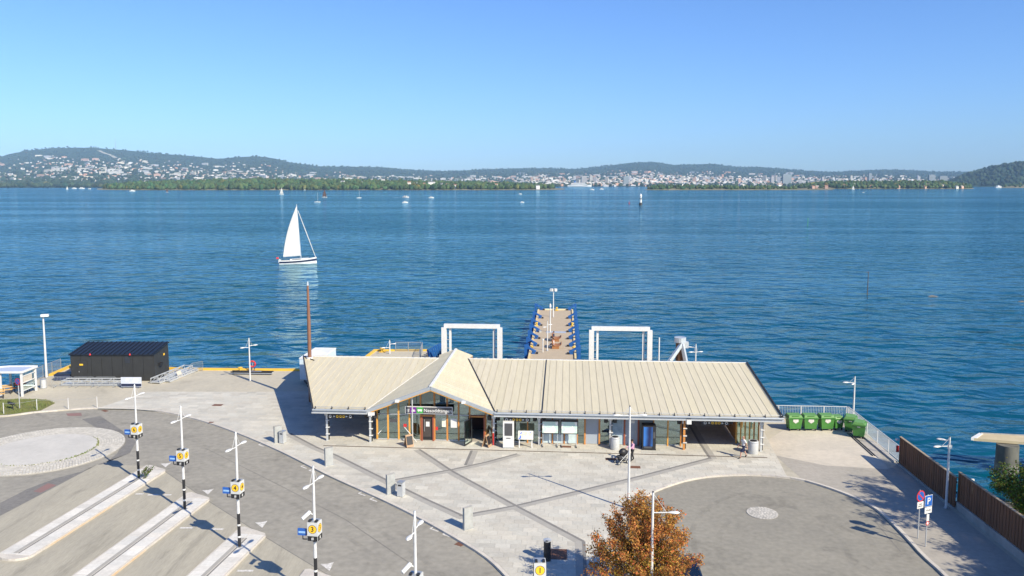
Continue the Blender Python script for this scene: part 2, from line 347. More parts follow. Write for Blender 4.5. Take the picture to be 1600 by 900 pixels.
# ---- water
def water_mat():
    m, nt, b, N, L = nodes('fjord_water')
    g = N('ShaderNodeNewGeometry').outputs['Position']
    def noise(scale, stretch, rot, detail=3, rough=.55, dist=0.0):
        mp = N('ShaderNodeMapping'); mp.inputs['Scale'].default_value = stretch; mp.inputs['Rotation'].default_value = (0, 0, rot); L(g, mp.inputs[0])
        n = N('ShaderNodeTexNoise'); n.inputs['Scale'].default_value = scale; n.inputs['Detail'].default_value = detail; n.inputs['Roughness'].default_value = rough; n.inputs['Distortion'].default_value = dist
        L(mp.outputs[0], n.inputs[0]); return n.outputs[0]
    def math_(op, a, b_):
        n = N('ShaderNodeMath'); n.operation = op
        for i, x in enumerate((a, b_)):
            if isinstance(x, (int, float)): n.inputs[i].default_value = x
            else: L(x, n.inputs[i])
        return n.outputs[0]
    big = noise(.12, (.8, 1.25, 1), R(14), 2, .5, .3)          # swell, 6-10 m
    mid = noise(.27, (.82, 1.22, 1), R(-16), 2, .5, .6)       # wavelets, 2-3 m
    sml = noise(1.4, (.95, 1.05, 1), R(6), 3, .6)               # ripples
    h = math_('ADD', math_('MULTIPLY', big, 1.9), math_('MULTIPLY', mid, .95)); h = math_('ADD', h, math_('MULTIPLY', sml, .1))
    slick = noise(.0042, (.25, 1.5, 1), R(6), 6, .68, .8)       # calmer lanes between the ruffled water
    mr = N('ShaderNodeMapRange'); mr.inputs[1].default_value = .42; mr.inputs[2].default_value = .62; mr.inputs[3].default_value = 1.0; mr.inputs[4].default_value = .5; L(slick, mr.inputs[0])
    bp = N('ShaderNodeBump'); bp.inputs['Distance'].default_value = 1.0; L(mr.outputs[0], bp.inputs['Strength']); L(h, bp.inputs['Height'])
    # body colour plus a mirror part limited as on a ruffled surface, where wave fronts hide the grazing facets
    df = N('ShaderNodeBsdfDiffuse'); df.inputs[0].default_value = (.0012, .058, .1, 1); L(bp.outputs[0], df.inputs['Normal'])
    gl = N('ShaderNodeBsdfGlossy'); gl.inputs['Roughness'].default_value = .06; gl.inputs['Color'].default_value = (.66, .93, 1, 1); L(bp.outputs[0], gl.inputs['Normal'])
    fr = N('ShaderNodeFresnel'); fr.inputs['IOR'].default_value = 1.33; L(bp.outputs[0], fr.inputs['Normal'])
    top = N('ShaderNodeMapRange'); top.inputs[1].default_value = .42; top.inputs[2].default_value = .66; top.inputs[3].default_value = .6; top.inputs[4].default_value = .95; L(slick, top.inputs[0])
    fac = math_('MINIMUM', fr.outputs[0], top.outputs[0])
    mx = N('ShaderNodeMixShader'); L(fac, mx.inputs[0]); L(df.outputs[0], mx.inputs[1]); L(gl.outputs[0], mx.inputs[2])
    out = [n_ for n_ in nt.nodes if n_.type == 'OUTPUT_MATERIAL'][0]; L(mx.outputs[0], out.inputs[0]); nt.nodes.remove(b)
    return m
M['water'] = water_mat()
w = MB(); w.add([(-13500, -140, WZ), (13500, -140, WZ), (13500, 14300, WZ), (-13500, 14300, WZ)], [(0, 1, 2, 3)])
struct(w.build('water', M['water']))

# ---- land outline: road sheet low, pavement block raised round it
def pts(*a, z=0.0): return [tuple(at(x, y, z)[:2]) for x, y in a]
kerbL = smooth_line([(-51.5, 72.2)] + pts((0, 650), (50, 644), (100, 640), (150, 637), (205, 638), (255, 643), (300, 653), (340, 665), (390, 684), (440, 706), (480, 726), (520, 746), (600, 782), (660, 812), (715, 843), (755, 868), (783, 893), z=PZ) + [(.2, 40.2), (.6, 36), (.7, 28), (.7, -20)], 5)
kerbR = smooth_line([(5.2, -20), (5.4, 30), (5.6, 40), (6.0, 45), (6.9, 49)] + pts((1000, 785), (1020, 769), (1050, 757), (1080, 748.5), (1120, 743), (1180, 741.5), (1240, 747), (1280, 757), (1330, 775), (1370, 796), (1410, 834), (1440, 867), (1470, 894), z=PZ) + [(22.9, 38), (22.6, 30), (22.5, -20)], 5)
QUAY = [(28.0, -20), (28.25, 43), (28.65, 51.2), (29.05, 59.5), (29.7, 66.0), (30.5, 71.2), (21.6, 71.8), (21.9, 88.8), (-29, 90.4), (-37, 90.7), (-50.6, 93.6), (-51.5, 72.2)]
road = MB(); road.prism([(-51.5, -60), (28.0, -60), (28.3, 43), (28.6, 58), (20, 70), (-20, 74), (-51.5, 76)], -3.0, 0.0)
struct(road.build('road', M['asphalt']))
pave_poly = kerbL + [(x, y) for x, y in kerbR] + QUAY
b = MB(); b.prism(pave_poly, -3.2, PZ - .02)
quay = struct(b.build('quay_pavement', M['quay']))
def sheet(name, poly, z, m, parent=None):
    p = list(poly)
    if area(p) < 0: p = p[::-1]
    o = MB().add([(x, y, z) for x, y in p], [list(range(len(p)))]).build(name, m, parent)
    return struct(o) if parent is None else o

# kerb stones, each a piece
def kerbstones(line, L=1.0, w_=.22, h0=-.05, h1=PZ + .012, off=.11, sgn=1, parent=quay, skip=lambda p: False, m='kerb'):
    me = MB().box((0, 0, (h0 + h1) / 2), (L - .015, w_, h1 - h0)).mesh('kerbstone', M[m])
    P = resample(line, L)
    for p, q in zip(P, P[1:]):
        c = (p + q) / 2; d = (q - p)
        if skip(c): continue
        a = math.atan2(d.y, d.x); n = Vector((-math.sin(a), math.cos(a), 0)) * off * sgn
        o = link('kerbstone', me, parent, (c.x + n.x, c.y + n.y, 0), a)
inview = lambda c: c.y < 36 or abs(c.x) > c.y * .68
kerbstones(kerbL, sgn=1, skip=inview)
kerbstones(kerbR, sgn=1, skip=inview)

# ---- paved plaza: slabs aligned with the terminal
BU = Vector((-15.934, 64.301, 0)); BROT = math.atan2(-2.53, 36.775); BL = 36.86
bc, bs = math.cos(BROT), math.sin(BROT)
def bw(u, v, z=0.0): return Vector((BU.x + u * bc - v * bs, BU.y + u * bs + v * bc, z))
def bl(x, y): dx, dy = x - BU.x, y - BU.y; return (dx * bc + dy * bs, -dx * bs + dy * bc)
plazaW = [p for p in kerbL if p[1] < 67.5 and p[0] > -38 and p[1] > 36] 
plazaW = pts((150, 639), (205, 640), z=PZ) + [p for p in kerbL if p[0] > -31.5 and p[1] > 33]
inn = []
for i, p in enumerate(plazaW):   # draw the outline in by the kerb's width
    a = Vector(plazaW[max(i - 1, 0)]); c = Vector(plazaW[min(i + 1, len(plazaW) - 1)]); d = (c - a).normalized()
    inn.append((p[0] - d.y * .24, p[1] + d.x * .24))
kr = [p for p in kerbR if p[1] > 33 and p[0] < 19.9 and not (p[0] > 18 and p[1] < 50)]
inr = []
for i, p in enumerate(kr):
    a = Vector(kr[max(i - 1, 0)]); c = Vector(kr[min(i + 1, len(kr) - 1)]); d = (c - a).normalized()
    inr.append((p[0] - d.y * .24, p[1] + d.x * .24))
plaza_poly = inn + inr + pts((1190, 668), z=PZ) + [(21.2, 79.0), (-17.5, 81.3)] + pts((425, 612), (230, 612), z=PZ)
plaza_l = [bl(*p) for p in plaza_poly]
if area(plaza_l) < 0: plaza_l = plaza_l[::-1]
plaza = tag(sheet('plaza_paving', [tuple(bw(*p)[:2]) for p in plaza_l], PZ - .014, M['joint']), kind='structure')
us = [p[0] for p in plaza_l]; vsx = [p[1] for p in plaza_l]
SW, SD = .9, .58; slabs = []
row = 0; v = math.floor(min(vsx)); vmax = max(vsx)
while v < vmax:
    u = math.floor(min(us)) - (row % 3) * .3
    while u < max(us):
        g = .006; rect = [(u + g, v + g), (u + SW - g, v + g), (u + SW - g, v + SD - g), (u + g, v + SD - g)]
        c = clip(plaza_l, rect)
        if c and area(c) > .02:
            cw = bw(u + SW / 2, v + SD / 2)
            slabs.append((cw, [bw(*p) for p in c]))
        u += SW
    v += SD; row += 1
def sees(p): return p.y > 1 and abs(p.x / p.y) < .64 and 286 + F * (CAM_H / p.y) < 905
slabs.sort(key=lambda s_: (0 if sees(s_[0]) else 1, s_[0].length))
def slab_mb(mb, poly):
    n = len(poly); t = PZ + random.uniform(-.0015, .0015)
    mb.add([(p.x, p.y, t) for p in poly] + [(p.x, p.y, PZ - .02) for p in poly], [list(range(n))] + [[n + i, n + (i + 1) % n, (i + 1) % n, i] for i in range(n)])
    return n + 1
def slab_tint():
    k = random.gauss(1, .055); w_ = random.uniform(-.014, .014); return (k + w_, k, k - w_)
for cw, poly in slabs[:300]:
    mb = MB(); slab_mb(mb, poly); me = mb.mesh('paving_slab', M['slab']); tint(me, slab_tint()); link('paving_slab', me, plaza)
mb = MB(); cols = []
for cw, poly in slabs[300:]:
    k = slab_mb(mb, poly); cols += [slab_tint()] * k
me = mb.mesh('paving_slabs', M['slab']); tint(me, cols); tag(link('paving_slabs', me, plaza), kind='stuff')

# darker stone bands laid across the plaza
def ribbon(line, w_, z, off=0.0):
    P = [Vector((p[0], p[1], 0)) for p in line]; vs_ = []; fs = []
    for i, p in enumerate(P):
        d = (P[min(i + 1, len(P) - 1)] - P[max(i - 1, 0)]).normalized(); n = Vector((-d.y, d.x, 0))
        for s_ in (1, -1): q = p + n * (off + s_ * w_ / 2); vs_.append((q.x, q.y, z))
    for i in range(len(P) - 1): fs.append((2 * i, 2 * i + 1, 2 * i + 3, 2 * i + 2))
    return vs_, fs
BANDS = [[(453, 677), (495, 699), (527, 712), (600, 748), (668, 781), (728, 808)], [(655, 702), (708, 737), (806, 790), (912, 846)], [(912, 846), (915, 905)],
         [(718, 806), (806, 790), (900, 768), (1000, 744), (1108, 716)], [(602, 752), (705, 734), (760, 722), (808, 709)], [(727, 727), (737, 704)], [(1110, 717), (1092, 690), (1076, 662)]]
for k, l in enumerate(BANDS):
    ln = pts(*l, z=PZ)
    for w_, off, m, z in ((.2, 0, 'band', PZ + .005), (.42, -.3, 'band_pale', PZ + .0035)):
        vs_, fs = ribbon(ln, w_, z + k * .0004, off); MB().add(vs_, fs).build('paving_band', M[m], plaza)
dr = MB(); dr.bar((*bw(.9, -.55)[:2], PZ + .002), (*bw(35.6, -1.05)[:2], PZ + .002), .14, .012)
dr.build('drain_channel', M['drain'], plaza)
for x, y, w_, d_ in ((884, 698, .85, .45), (955, 717.5, .85, .5), (991, 730, .9, .5), (872, 866, 1.0, 1.3), (340, 633, .9, .6), (330, 660, .4, .35)):
    p = at(x, y, PZ); MB().box((0, 0, 0), (w_, d_, .02)).build('rust_cover_plate', M['rust'], plaza, (p.x, p.y, PZ + .004), BROT)

# ---- sheets on the quay and road
sheet('quay_concrete_apron', pts((1226, 671), (1340, 672), (1370, 700), (1388, 733), (1290, 727), (1210, 711), (1195, 690), z=PZ), PZ - .012, M['quay_pale'], None)
sheet('path', [p for p in kerbR if p[0] > 19.9 and p[1] > 20] and (pts((1211, 711), (1290, 727), (1388, 733), z=PZ) + [(28.7, 59.3), (28.3, 51), (27.95, 43), (27.8, 20)] + [(p[0] + .2, p[1]) for p in kerbR if p[0] > 20.2 and 20 < p[1] < 56.6][::-1]), PZ - .014, M['path'])
sheet('turning_circle', [(p[0], p[1]) for p in kerbR if p[1] > 20], .004, M['asphalt_right'])
BAY = pts((152, 726), (245, 728), (300, 766), (327, 784), (414, 839), (493, 887), (600, 948))
sheet('bus_bay_slab', BAY + [(-10, 20), (-60 + 9, 20), (-51, 36)] + pts((0, 807)), .005, M['bay'])
sheet('asphalt_patch', pts((0, 786), (43, 764), (87, 747.5), (130, 736), (165, 723), (183, 709), (189, 697), (178, 685), (150, 668), (128, 655), (157, 650), (190, 672), (213, 690), (203, 708), (152, 726), (0, 806)), .0045, M['asphalt_dark'])
sheet('red_asphalt_patch', pts((103, 646), (127, 645), (128, 650), (106, 650)), .006, M['asphalt_red'])
sheet('red_asphalt_patch', pts((52, 768), (75, 755), (88, 758), (64, 770)), .0075, M['asphalt_red'])
# expansion joints in the bus bays
for l in (((62, 823), (130, 810)),): pass

# ---- road markings
def mark(poly, z=.0125): return sheet('road_marking', poly, z, M['road_paint'])
def tri(px, py, rot, L=1.0, w_=.75):
    p = at(px, py); c, s_ = math.cos(rot), math.sin(rot)
    mark([(p.x + a * c - b_ * s_, p.y + a * s_ + b_ * c) for a, b_ in ((L / 2, 0), (-L / 2, w_ / 2), (-L / 2 + .12, 0), (-L / 2, -w_ / 2))])
for x, y in ((259, 727), (325, 769), (409, 820), (513, 886)): tri(x, y, R(-70))
for x, y, w_ in ((218, 772, .55), (240, 773.5, .8), (262, 773.5, .5), (291, 825, .75), (339, 827, .8), (383, 892, .9)):
    p = at(x, y); mark([(p.x - w_ / 2, p.y - .1), (p.x + w_ / 2, p.y - .1), (p.x + w_ / 2, p.y + .1), (p.x - w_ / 2, p.y + .1)])
for x, y in ((404, 695), (470, 729), (483, 735), (560, 771), (578, 780), (672, 826), (692, 835), (742, 862)):
    p = at(x, y); a = R(-38)
    for L_, t in ((.7, 0), (.35, R(90))):
        c, s_ = math.cos(a + t), math.sin(a + t)
        mark([(p.x + u_ * c - v_ * s_, p.y + u_ * s_ + v_ * c) for u_, v_ in ((0, -.06), (L_, -.06), (L_, .06), (0, .06))], .0125 if t == 0 else .0135)
for x, y, w_, d_ in ((567, 757, .6, .5), (719, 850, .5, .5), (164, 642, .7, .35)):
    p = at(x, y); struct(MB().box((0, 0, 0), (w_, d_, .016)).build('gully_grate', M['rust'], None, (p.x, p.y, .006), R(-35)))
# repair seams in the turning circle's asphalt
def seam(l, w_=.05, z=.0085):
    vs_, fs = ribbon(pts(*l), w_, z); struct(MB().add(vs_, fs).build('asphalt_seam', M['asphalt_dark']))
seam([(1368, 816), (1407, 862)]); seam([(1368, 816), (1420, 850)], z=.0095); seam([(320, 700), (440, 760), (540, 812), (640, 880)], .04); seam([(245, 728), (327, 784), (414, 839), (493, 887), (560, 926)], .05, .0105)

# tyre tracks worn into the asphalt: thin dark rubber, broken up by noise
tm, tnt, tb, TN, TL = nodes('tyre_track'); tb.inputs['Base Color'].default_value = (.06, .058, .055, 1); tb.inputs['Roughness'].default_value = .9
tg = TN('ShaderNodeNewGeometry'); tn = TN('ShaderNodeTexNoise'); tn.inputs['Scale'].default_value = .9; tn.inputs['Detail'].default_value = 6; TL(tg.outputs['Position'], tn.inputs[0])
tr = TN('ShaderNodeMapRange'); tr.inputs[1].default_value = .4; tr.inputs[2].default_value = .75; tr.inputs[4].default_value = .13; TL(tn.outputs[0], tr.inputs[0]); TL(tr.outputs[0], tb.inputs['Alpha'])
for k, l in enumerate(([(150, 655), (235, 668), (330, 700), (430, 745), (540, 800), (640, 860), (700, 905)], [(140, 665), (225, 682), (320, 716), (410, 760), (510, 818), (600, 880), (640, 915)],
                       [(1090, 880), (1085, 820), (1130, 780), (1200, 768), (1280, 782), (1340, 820), (1380, 880)], [(1130, 890), (1125, 835), (1160, 800), (1210, 790), (1265, 802), (1310, 838), (1335, 890)],
                       [(60, 800), (130, 765), (210, 735)], [(110, 870), (180, 822), (255, 770)], [(240, 880), (300, 830), (345, 800)])):
    vs_, fs = ribbon(smooth_line(pts(*l), 8), .34, .0155 + k * .0006); struct(MB().add(vs_, fs).build('tyre_track', tm))
# ---- roundabout: cobbled ring round a concrete disc
RC = Vector((-37.0, 62.9, 0))
rb = struct(MB().prism([(RC.x + 5.86 * math.cos(i * math.pi / 36), RC.y + 5.86 * math.sin(i * math.pi / 36)) for i in range(72)], -.1, .07).build('roundabout', M['joint']))
MB().prism([(RC.x + 3.86 * math.cos(i * math.pi / 32), RC.y + 3.86 * math.sin(i * math.pi / 32)) for i in range(64)], .0, .125).build('concrete_disc', mat('roundabout_concrete', (.52, .5, .455), .85, c2=(.45, .435, .4), scale=.5, fine=(4, .06)), rb)
mb = MB(); cols = []
r = 3.92
while r < 5.75:
    n = int(2 * math.pi * r / .21)
    for k in range(n):
        a = 2 * math.pi * (k + (.5 if int(r * 10) % 2 else 0)) / n
        mb.box((RC.x + (r + .09) * math.cos(a), RC.y + (r + .09) * math.sin(a), .06 + random.uniform(0, .012)), (.165, 2 * math.pi * r / n - .03, .08), a)
        t_ = random.gauss(1, .07); cols += [(t_, t_, t_ * .98)] * 6
    r += .192
me = mb.mesh('cobblestones', M['cobble']); tint(me, cols); tag(link('cobblestones', me, rb), kind='stuff')
# weeds in the joint round the disc
mb = MB()
for k in range(260):
    a = random.choice([random.gauss(-.2, .5), random.uniform(-2.4, .6)]); rr = 3.88 + random.gauss(0, .05); p = Vector((RC.x + rr * math.cos(a), RC.y + rr * math.sin(a), .1)); h = random.uniform(.03, .12); d = random.uniform(0, 6.3)
    q = Vector((math.cos(d), math.sin(d), 0)) * .05
    mb.add([p - q, p + q, p + Vector((random.gauss(0, .04), random.gauss(0, .04), h))], [(0, 1, 2)])
tag(mb.build('weeds', M['grass'], rb), kind='stuff')

# ---- bus islands: pale stone platforms between the bays
ISL = []
def island(c0, length, label_):
    d = Vector((-.128, -.992, 0)); n = Vector((d.y, -d.x, 0)); w_ = 1.02
    A = Vector((c0[0], c0[1], 0)); out = [A - n * w_ - d * .45, A - n * (w_ - .15) - d * .72, A + n * (w_ - .25) - d * 1.47, A + n * w_ - d * 1.4]
    B = A + d * length
    for k in range(9):
        a = math.pi / 2 - math.pi * k / 8; out.append(B + n * (w_ * math.sin(a)) + d * (.7 * math.cos(a)))
    o = struct(MB().prism([(p.x, p.y) for p in out], -.1, .14).build('bus_island', M['kerb']))
    # stones across the platform
    t = -.45; k = 0
    while t < length - .1:
        for s_ in (-1, 1):
            c = A + d * (t + .3) + n * (s_ * .47); me = MB().box((0, 0, 0), (.9, .59, .03)).mesh('platform_slab', M['island'])
            tint(me, slab_tint()); link('platform_slab', me, o, (c.x, c.y, .135), math.atan2(n.y, n.x))
        t += .6; k += 1
    g = MB().bar((*(A + d * .1 + n * (-.1))[:2], .152), (*(B + n * (-.1))[:2], .152), .1, .008); g.build('guide_line', M['band'], o)
    g = MB().bar((*(A + d * .1 + n * (.12))[:2], .152), (*(B + n * (.12))[:2], .152), .22, .006); g.build('guide_band', M['band_pale'], o)
    g = MB().bar((*(A + n * (-1.03) + d * (length * .45))[:2], .05), (*(B + n * (-1.03) - d * 1)[:2], .05), .05, .1)
    g.build('rusty_kerb_edge', mat('rusty_kerb', (.5, .33, .17), .85, c2=(.52, .47, .38), scale=.6), o)
    ISL.append(o); return o
island((-26.35, 57.6), 13.2, ''); island((-21.15, 52.2), 15.5, ''); island((-15.75, 46.6), 15.5, ''); island((-10.4, 41.1), 15, '')

# ---- grass verge on the left quay
gpoly = [p for p in kerbL if -51.5 <= p[0] < -43.3]
gtop = smooth_line([(-43.6, 76.4), (-45.3, 77.6), (-48.0, 77.8), (-51.4, 77.2)], 4)
gp = [(p[0], p[1] + .22) for p in gpoly] + gtop
verge = struct(MB().prism(gp, 0, PZ + .02).build('grass_verge', M['soil']))
def inside(p, poly):
    r_ = False; n = len(poly)
    for i in range(n):
        a, b_ = poly[i], poly[(i + 1) % n]
        if (a[1] > p[1]) != (b_[1] > p[1]) and p[0] < (b_[0] - a[0]) * (p[1] - a[1]) / (b_[1] - a[1]) + a[0]: r_ = not r_
    return r_
mb = MB(); k = 0
while k < 7000:
    p = (random.uniform(-51.5, -43), random.uniform(71, 78))
    if not inside(p, gp): k += .2; continue
    k += 1; h = random.uniform(.06, .2) * (1 + 1.2 * max(0, mnoise.noise((p[0] * .7, p[1] * .7, 0)))); d = random.uniform(0, 6.3); q = Vector((math.cos(d), math.sin(d), 0)) * .02; P = Vector((p[0], p[1], PZ))
    mb.add([P - q, P + q, P + Vector((random.gauss(0, .05), random.gauss(0, .05), h))], [(0, 1, 2)])
tag(mb.build('grass', M['grass']), 'tufted green grass along the kerb by the shelter', 'grass', kind='stuff')

# ---- quay edge timber: yellow painted
def edge_beam(a, b_, w_=.35, h_=.22, m='yellow'):
    o = MB().bar((a[0], a[1], PZ + .09), (b_[0], b_[1], PZ + .09), w_, h_).build('quay_edge_beam', M[m], quay); return o
edge_beam((-50.3, 87.6), (-50.45, 93.3)); edge_beam((-50.2, 93.35), (-37.1, 90.5)); edge_beam((-36.8, 90.5), (-29, 90.2)); edge_beam((-28.8, 90.2), (21.6, 88.6))
# back jetty beside the ferry berth
jet = struct(MB().prism([(-18.5, 88), (-10.5, 88), (-10.5, 101.5), (-17.2, 101.5)], -1.2, .0).build('back_jetty', M['quay']))
MB().bar((-17.4, 101.4, .1), (-10.6, 101.4, .1), .3, .2).build('edge_beam', M['yellow'], jet)
MB().bar((-18.3, 90.6, .1), (-17.25, 101.2, .1), .3, .2).build('edge_beam', M['yellow'], jet)
for x in (-16.5, -11.5):
    for y in (92, 100.5): MB().tube([(x, y, -6), (x, y, -1.2)], .35, 10).build('pile', M['steel_rust'], jet)
# shore beyond the wooden fence on the right
def shore_mesh():
    nx, ny = 40, 60; vs_ = []; fs = []
    for j in range(ny):
        for i in range(nx):
            y = 20 + j * .72; x = 28.4 + i * .62; e = 34.5 + (50 - y) * .42 + 1.8 * mnoise.noise((y * .25, 3, 0)); t = (e - x) / 5.0
            if y > 56: t -= (y - 56) * .3
            z = -2.6 + 2.3 * max(0, min(1, t * .55 + .25)) + .55 * mnoise.noise((x * .45, y * .45, 1)) + .25 * mnoise.noise((x * 1.3, y * 1.3, 5)); vs_.append((x, y, min(z, .1)))
    for j in range(ny - 1):
        for i in range(nx - 1): a = j * nx + i; fs.append((a, a + 1, a + nx + 1, a + nx))
    return MB().add(vs_, fs).build('rocky_shore', M['rock'], smooth=True)
shore = struct(shore_mesh())
# ================================================================== far shores
SKY_LINE = [(-500, 262), (-250, 255), (-60, 254), (0, 247), (20, 240), (50, 234), (90, 230), (150, 229), (190, 233), (230, 237), (300, 243), (345, 248), (370, 246), (405, 243.5), (430, 247), (460, 254), (500, 259), (560, 260), (600, 261), (640, 265), (700, 267), (740, 265), (800, 263), (850, 262), (900, 263), (925, 261), (950, 258), (985, 254), (1020, 253.5), (1050, 258), (1080, 257), (1115, 256), (1150, 261), (1185, 261), (1220, 263), (1260, 267), (1300, 268), (1350, 266), (1380, 265), (1420, 266), (1460, 268), (1500, 268), (1560, 266), (1700, 262), (2100, 258)]
SLX = [p[0] for p in SKY_LINE]; SLY = [p[1] for p in SKY_LINE]
def fbm(x, y, o=4, s=0.0):
    a = 0; k = 1.0
    for i in range(o): a += k * mnoise.noise((x, y, s + i * 7.3)); x *= 2.03; y *= 2.03; k *= .5
    return a
def shore_Y(px): return float(np.interp(px, [-600, 0, 200, 420, 800, 1000, 1300, 1480, 2100], [4000, 4080, 4080, 4600, 5100, 5300, 5300, 5600, 5600]))
def ridge_Y(px): return float(np.interp(px, [-600, 0, 420, 640, 900, 1300, 2100], [10500, 10500, 10300, 11500, 12500, 12500, 12500]))
def land_z(px, Y):
    y0 = shore_Y(px); y1 = ridge_Y(px); zr = elev(float(np.interp(px, SLX, SLY)), y1); s_ = (Y - y0) / (y1 - y0)
    if s_ < 0: return WZ - 3 - min(20, (-s_) * 100)
    t = (px - 800) / F; x = t * Y
    if s_ > 1: base = zr * (1 - (s_ - 1) * 1.2)
    else: base = zr * (.35 * s_ + .65 * s_ ** 2.2)
    return WZ + .5 + base + 26 * fbm(x / 1500, Y / 1500, 4, 2) * s_ * (1.15 - min(s_, 1.0)) * 2 + 5 * fbm(x / 260, Y / 260, 3, 9) * min(1, s_ * 6)
def grid(name, px0, px1, nx, ys, fz, m):
    vs_ = []; fs = []; n = len(ys(px0)) if callable(ys) else len(ys)
    for i in range(nx + 1):
        px = px0 + (px1 - px0) * i / nx; Y_ = ys(px) if callable(ys) else ys
        for Y in Y_: vs_.append(((px - 800) / F * Y, Y, fz(px, Y)))
    for i in range(nx):
        for j in range(n - 1): a = i * n + j; fs.append((a, a + n, a + n + 1, a + 1))
    return struct(MB().add(vs_, fs).build(name, m, smooth=True))
M['hill'] = mat('forested_hill', (.03, .056, .032), .95, c2=(.018, .038, .026), scale=.006, detail=8, spec=.1, bump=14, bscale=.02, fine=(.03, .35))
hill_ys = lambda px: [shore_Y(px) - 120 + (ridge_Y(px) * 1.12 - shore_Y(px) + 120) * (k / 46) ** 1.15 for k in range(47)]
grid('hills', -420, 2020, 420, hill_ys, land_z, M['hill'])

# nearer land: a wooded peninsula, two islands, the hill on the right, a low skerry
def mound(lo, hi, y0, y1, top, edge=.12, seed=0):
    def f(px, Y):
        a = (px - lo) / (hi - lo); b_ = (Y - y0) / (y1 - y0)
        if not (0 <= a <= 1 and 0 <= b_ <= 1): return WZ - 4
        e = min(1, a / edge, (1 - a) / edge) * min(1, b_ / .3, (1 - b_) / .3)
        x = (px - 800) / F * Y
        return WZ - 1 + (1.5 + float(np.interp(px, *top))) * e ** .6 + 4 * e * fbm(x / 160, Y / 160, 3, seed)
    return f
M['near_land'] = mat('peninsula_ground', (.1, .11, .05), .95, c2=(.26, .22, .15), scale=.02, detail=6, spec=.1)
pen_f = mound(150, 890, 2700, 3700, ([150, 230, 420, 560, 700, 800, 890], [4, 12, 22, 18, 12, 7, 2]), .1, 3)
isA_f = mound(1005, 1305, 2690, 2960, ([1005, 1030, 1090, 1200, 1305], [4, 8, 7, 4, 1.5]), .06, 11)
isB_f = mound(1235, 1520, 3230, 3700, ([1235, 1290, 1350, 1470, 1520], [4, 14, 18, 16, 6]), .1, 17)
hillR_f = mound(1470, 2300, 5300, 8200, ([1470, 1500, 1530, 1560, 1600, 1750, 2300], [6, 60, 110, 142, 165, 190, 190]), .03, 23)
skerry_f = mound(1548, 1720, 3950, 4200, ([1548, 1600, 1720], [4, 14, 18]), .2, 29)
lin = lambda a, b_, n: [a + (b_ - a) * k / n for k in range(n + 1)]
grid('peninsula', 150, 890, 150, lin(2700, 3700, 24), pen_f, M['near_land'])
grid('islet', 1005, 1305, 80, lin(2690, 2960, 14), isA_f, M['near_land'])
grid('wooded_island', 1235, 1520, 80, lin(3230, 3700, 14), isB_f, M['near_land'])
grid('hillside', 1470, 2300, 110, lin(5300, 8200, 40), hillR_f, M['hill'])
grid('skerry', 1548, 1720, 30, lin(3950, 4200, 10), skerry_f, M['near_land'])

# woods: crowns too many and too far to count
def ico():
    bm = bmesh.new(); bmesh.ops.create_icosphere(bm, subdivisions=1, radius=1); v = np.array([v_.co[:] for v_ in bm.verts]); f = np.array([[q.index for q in p.verts] for p in bm.faces]); bm.free(); return v, f
ICO_V, ICO_F = ico()
def crowns(name, spots, label, cat, m='crown'):
    n = len(spots); nv = len(ICO_V); S = np.array(spots, dtype=np.float64)
    V = ICO_V[None, :, :] * (1 + .55 * (rng.random((n, nv, 1)) - .5)); V = V * S[:, None, 3:6]; V[:, :, 2] += S[:, None, 2] + S[:, None, 5] * .8; V[:, :, 0] += S[:, None, 0]; V[:, :, 1] += S[:, None, 1]
    Fc = ICO_F[None] + (np.arange(n) * nv)[:, None, None]
    me = bpy.data.meshes.new(name); me.from_pydata(V.reshape(-1, 3).tolist(), [], Fc.reshape(-1, 3).tolist()); me.materials.append(M[m])
    k = rng.normal(1, .24, (n, 1)).clip(.45, 1.9); h = rng.normal(0, .16, (n, 1)); aut = (rng.random((n, 1)) < .04) * 1.0
    c = np.concatenate([k * (1 + h) * (1 + .9 * aut), k * (1 + .25 * aut), k * (1 - h * .5)], axis=1); tint(me, np.repeat(c, len(ICO_F), axis=0))
    return tag(link(name, me), label, cat, kind='stuff')
def scatter(n, lo, hi, y0, y1, f, zmin, size, dens=None):
    out = []; guard = 0
    while len(out) < n and guard < n * 12:
        guard += 1; px = random.uniform(lo, hi); Y = y0 + (y1 - y0) * random.random() ** 1.3; z = f(px, Y)
        if z < zmin or (dens and random.random() > dens(px, Y)): continue
        s_ = random.uniform(*size); out.append(((px - 800) / F * Y, Y, z, s_ * random.uniform(.8, 1.2), s_ * random.uniform(.8, 1.2), s_ * random.uniform(.85, 1.5)))
    return out
pd = lambda px, Y: .25 + .75 * (1 if px < 690 else .5) * min(1, .35 + (fbm((px - 800) * Y / F / 130, Y / 130, 2, 4) + .6))
woods = scatter(5600, 160, 885, 2710, 3600, pen_f, -.2, (5.5, 8.5), pd)
crowns('peninsula_wood', woods, 'dark green wood covering the low peninsula across the water', 'wood')
crowns('islet_wood', scatter(520, 1010, 1300, 2700, 2900, isA_f, .4, (3.0, 5.2), lambda px, Y: 1 if px < 1200 else .5), 'scrubby trees on the low islet in front of the city', 'wood')
crowns('island_wood', scatter(1300, 1240, 1515, 3235, 3650, isB_f, .2, (5, 8)), 'dense trees on the island right of the islet', 'wood')
crowns('hillside_wood', scatter(1800, 1475, 1800, 5310, 7400, hillR_f, 1, (9, 15)), 'dark trees on the steep hillside at the right edge', 'wood', 'crown_far')
crowns('skerry_scrub', scatter(120, 1552, 1700, 3955, 4150, skerry_f, .5, (3, 6)), 'scrub on the low skerry at the right edge', 'wood')
def cd(px, Y):
    s_ = (Y - shore_Y(px)) / (ridge_Y(px) - shore_Y(px)); return 1.0 if px < 850 else .5
ct = []
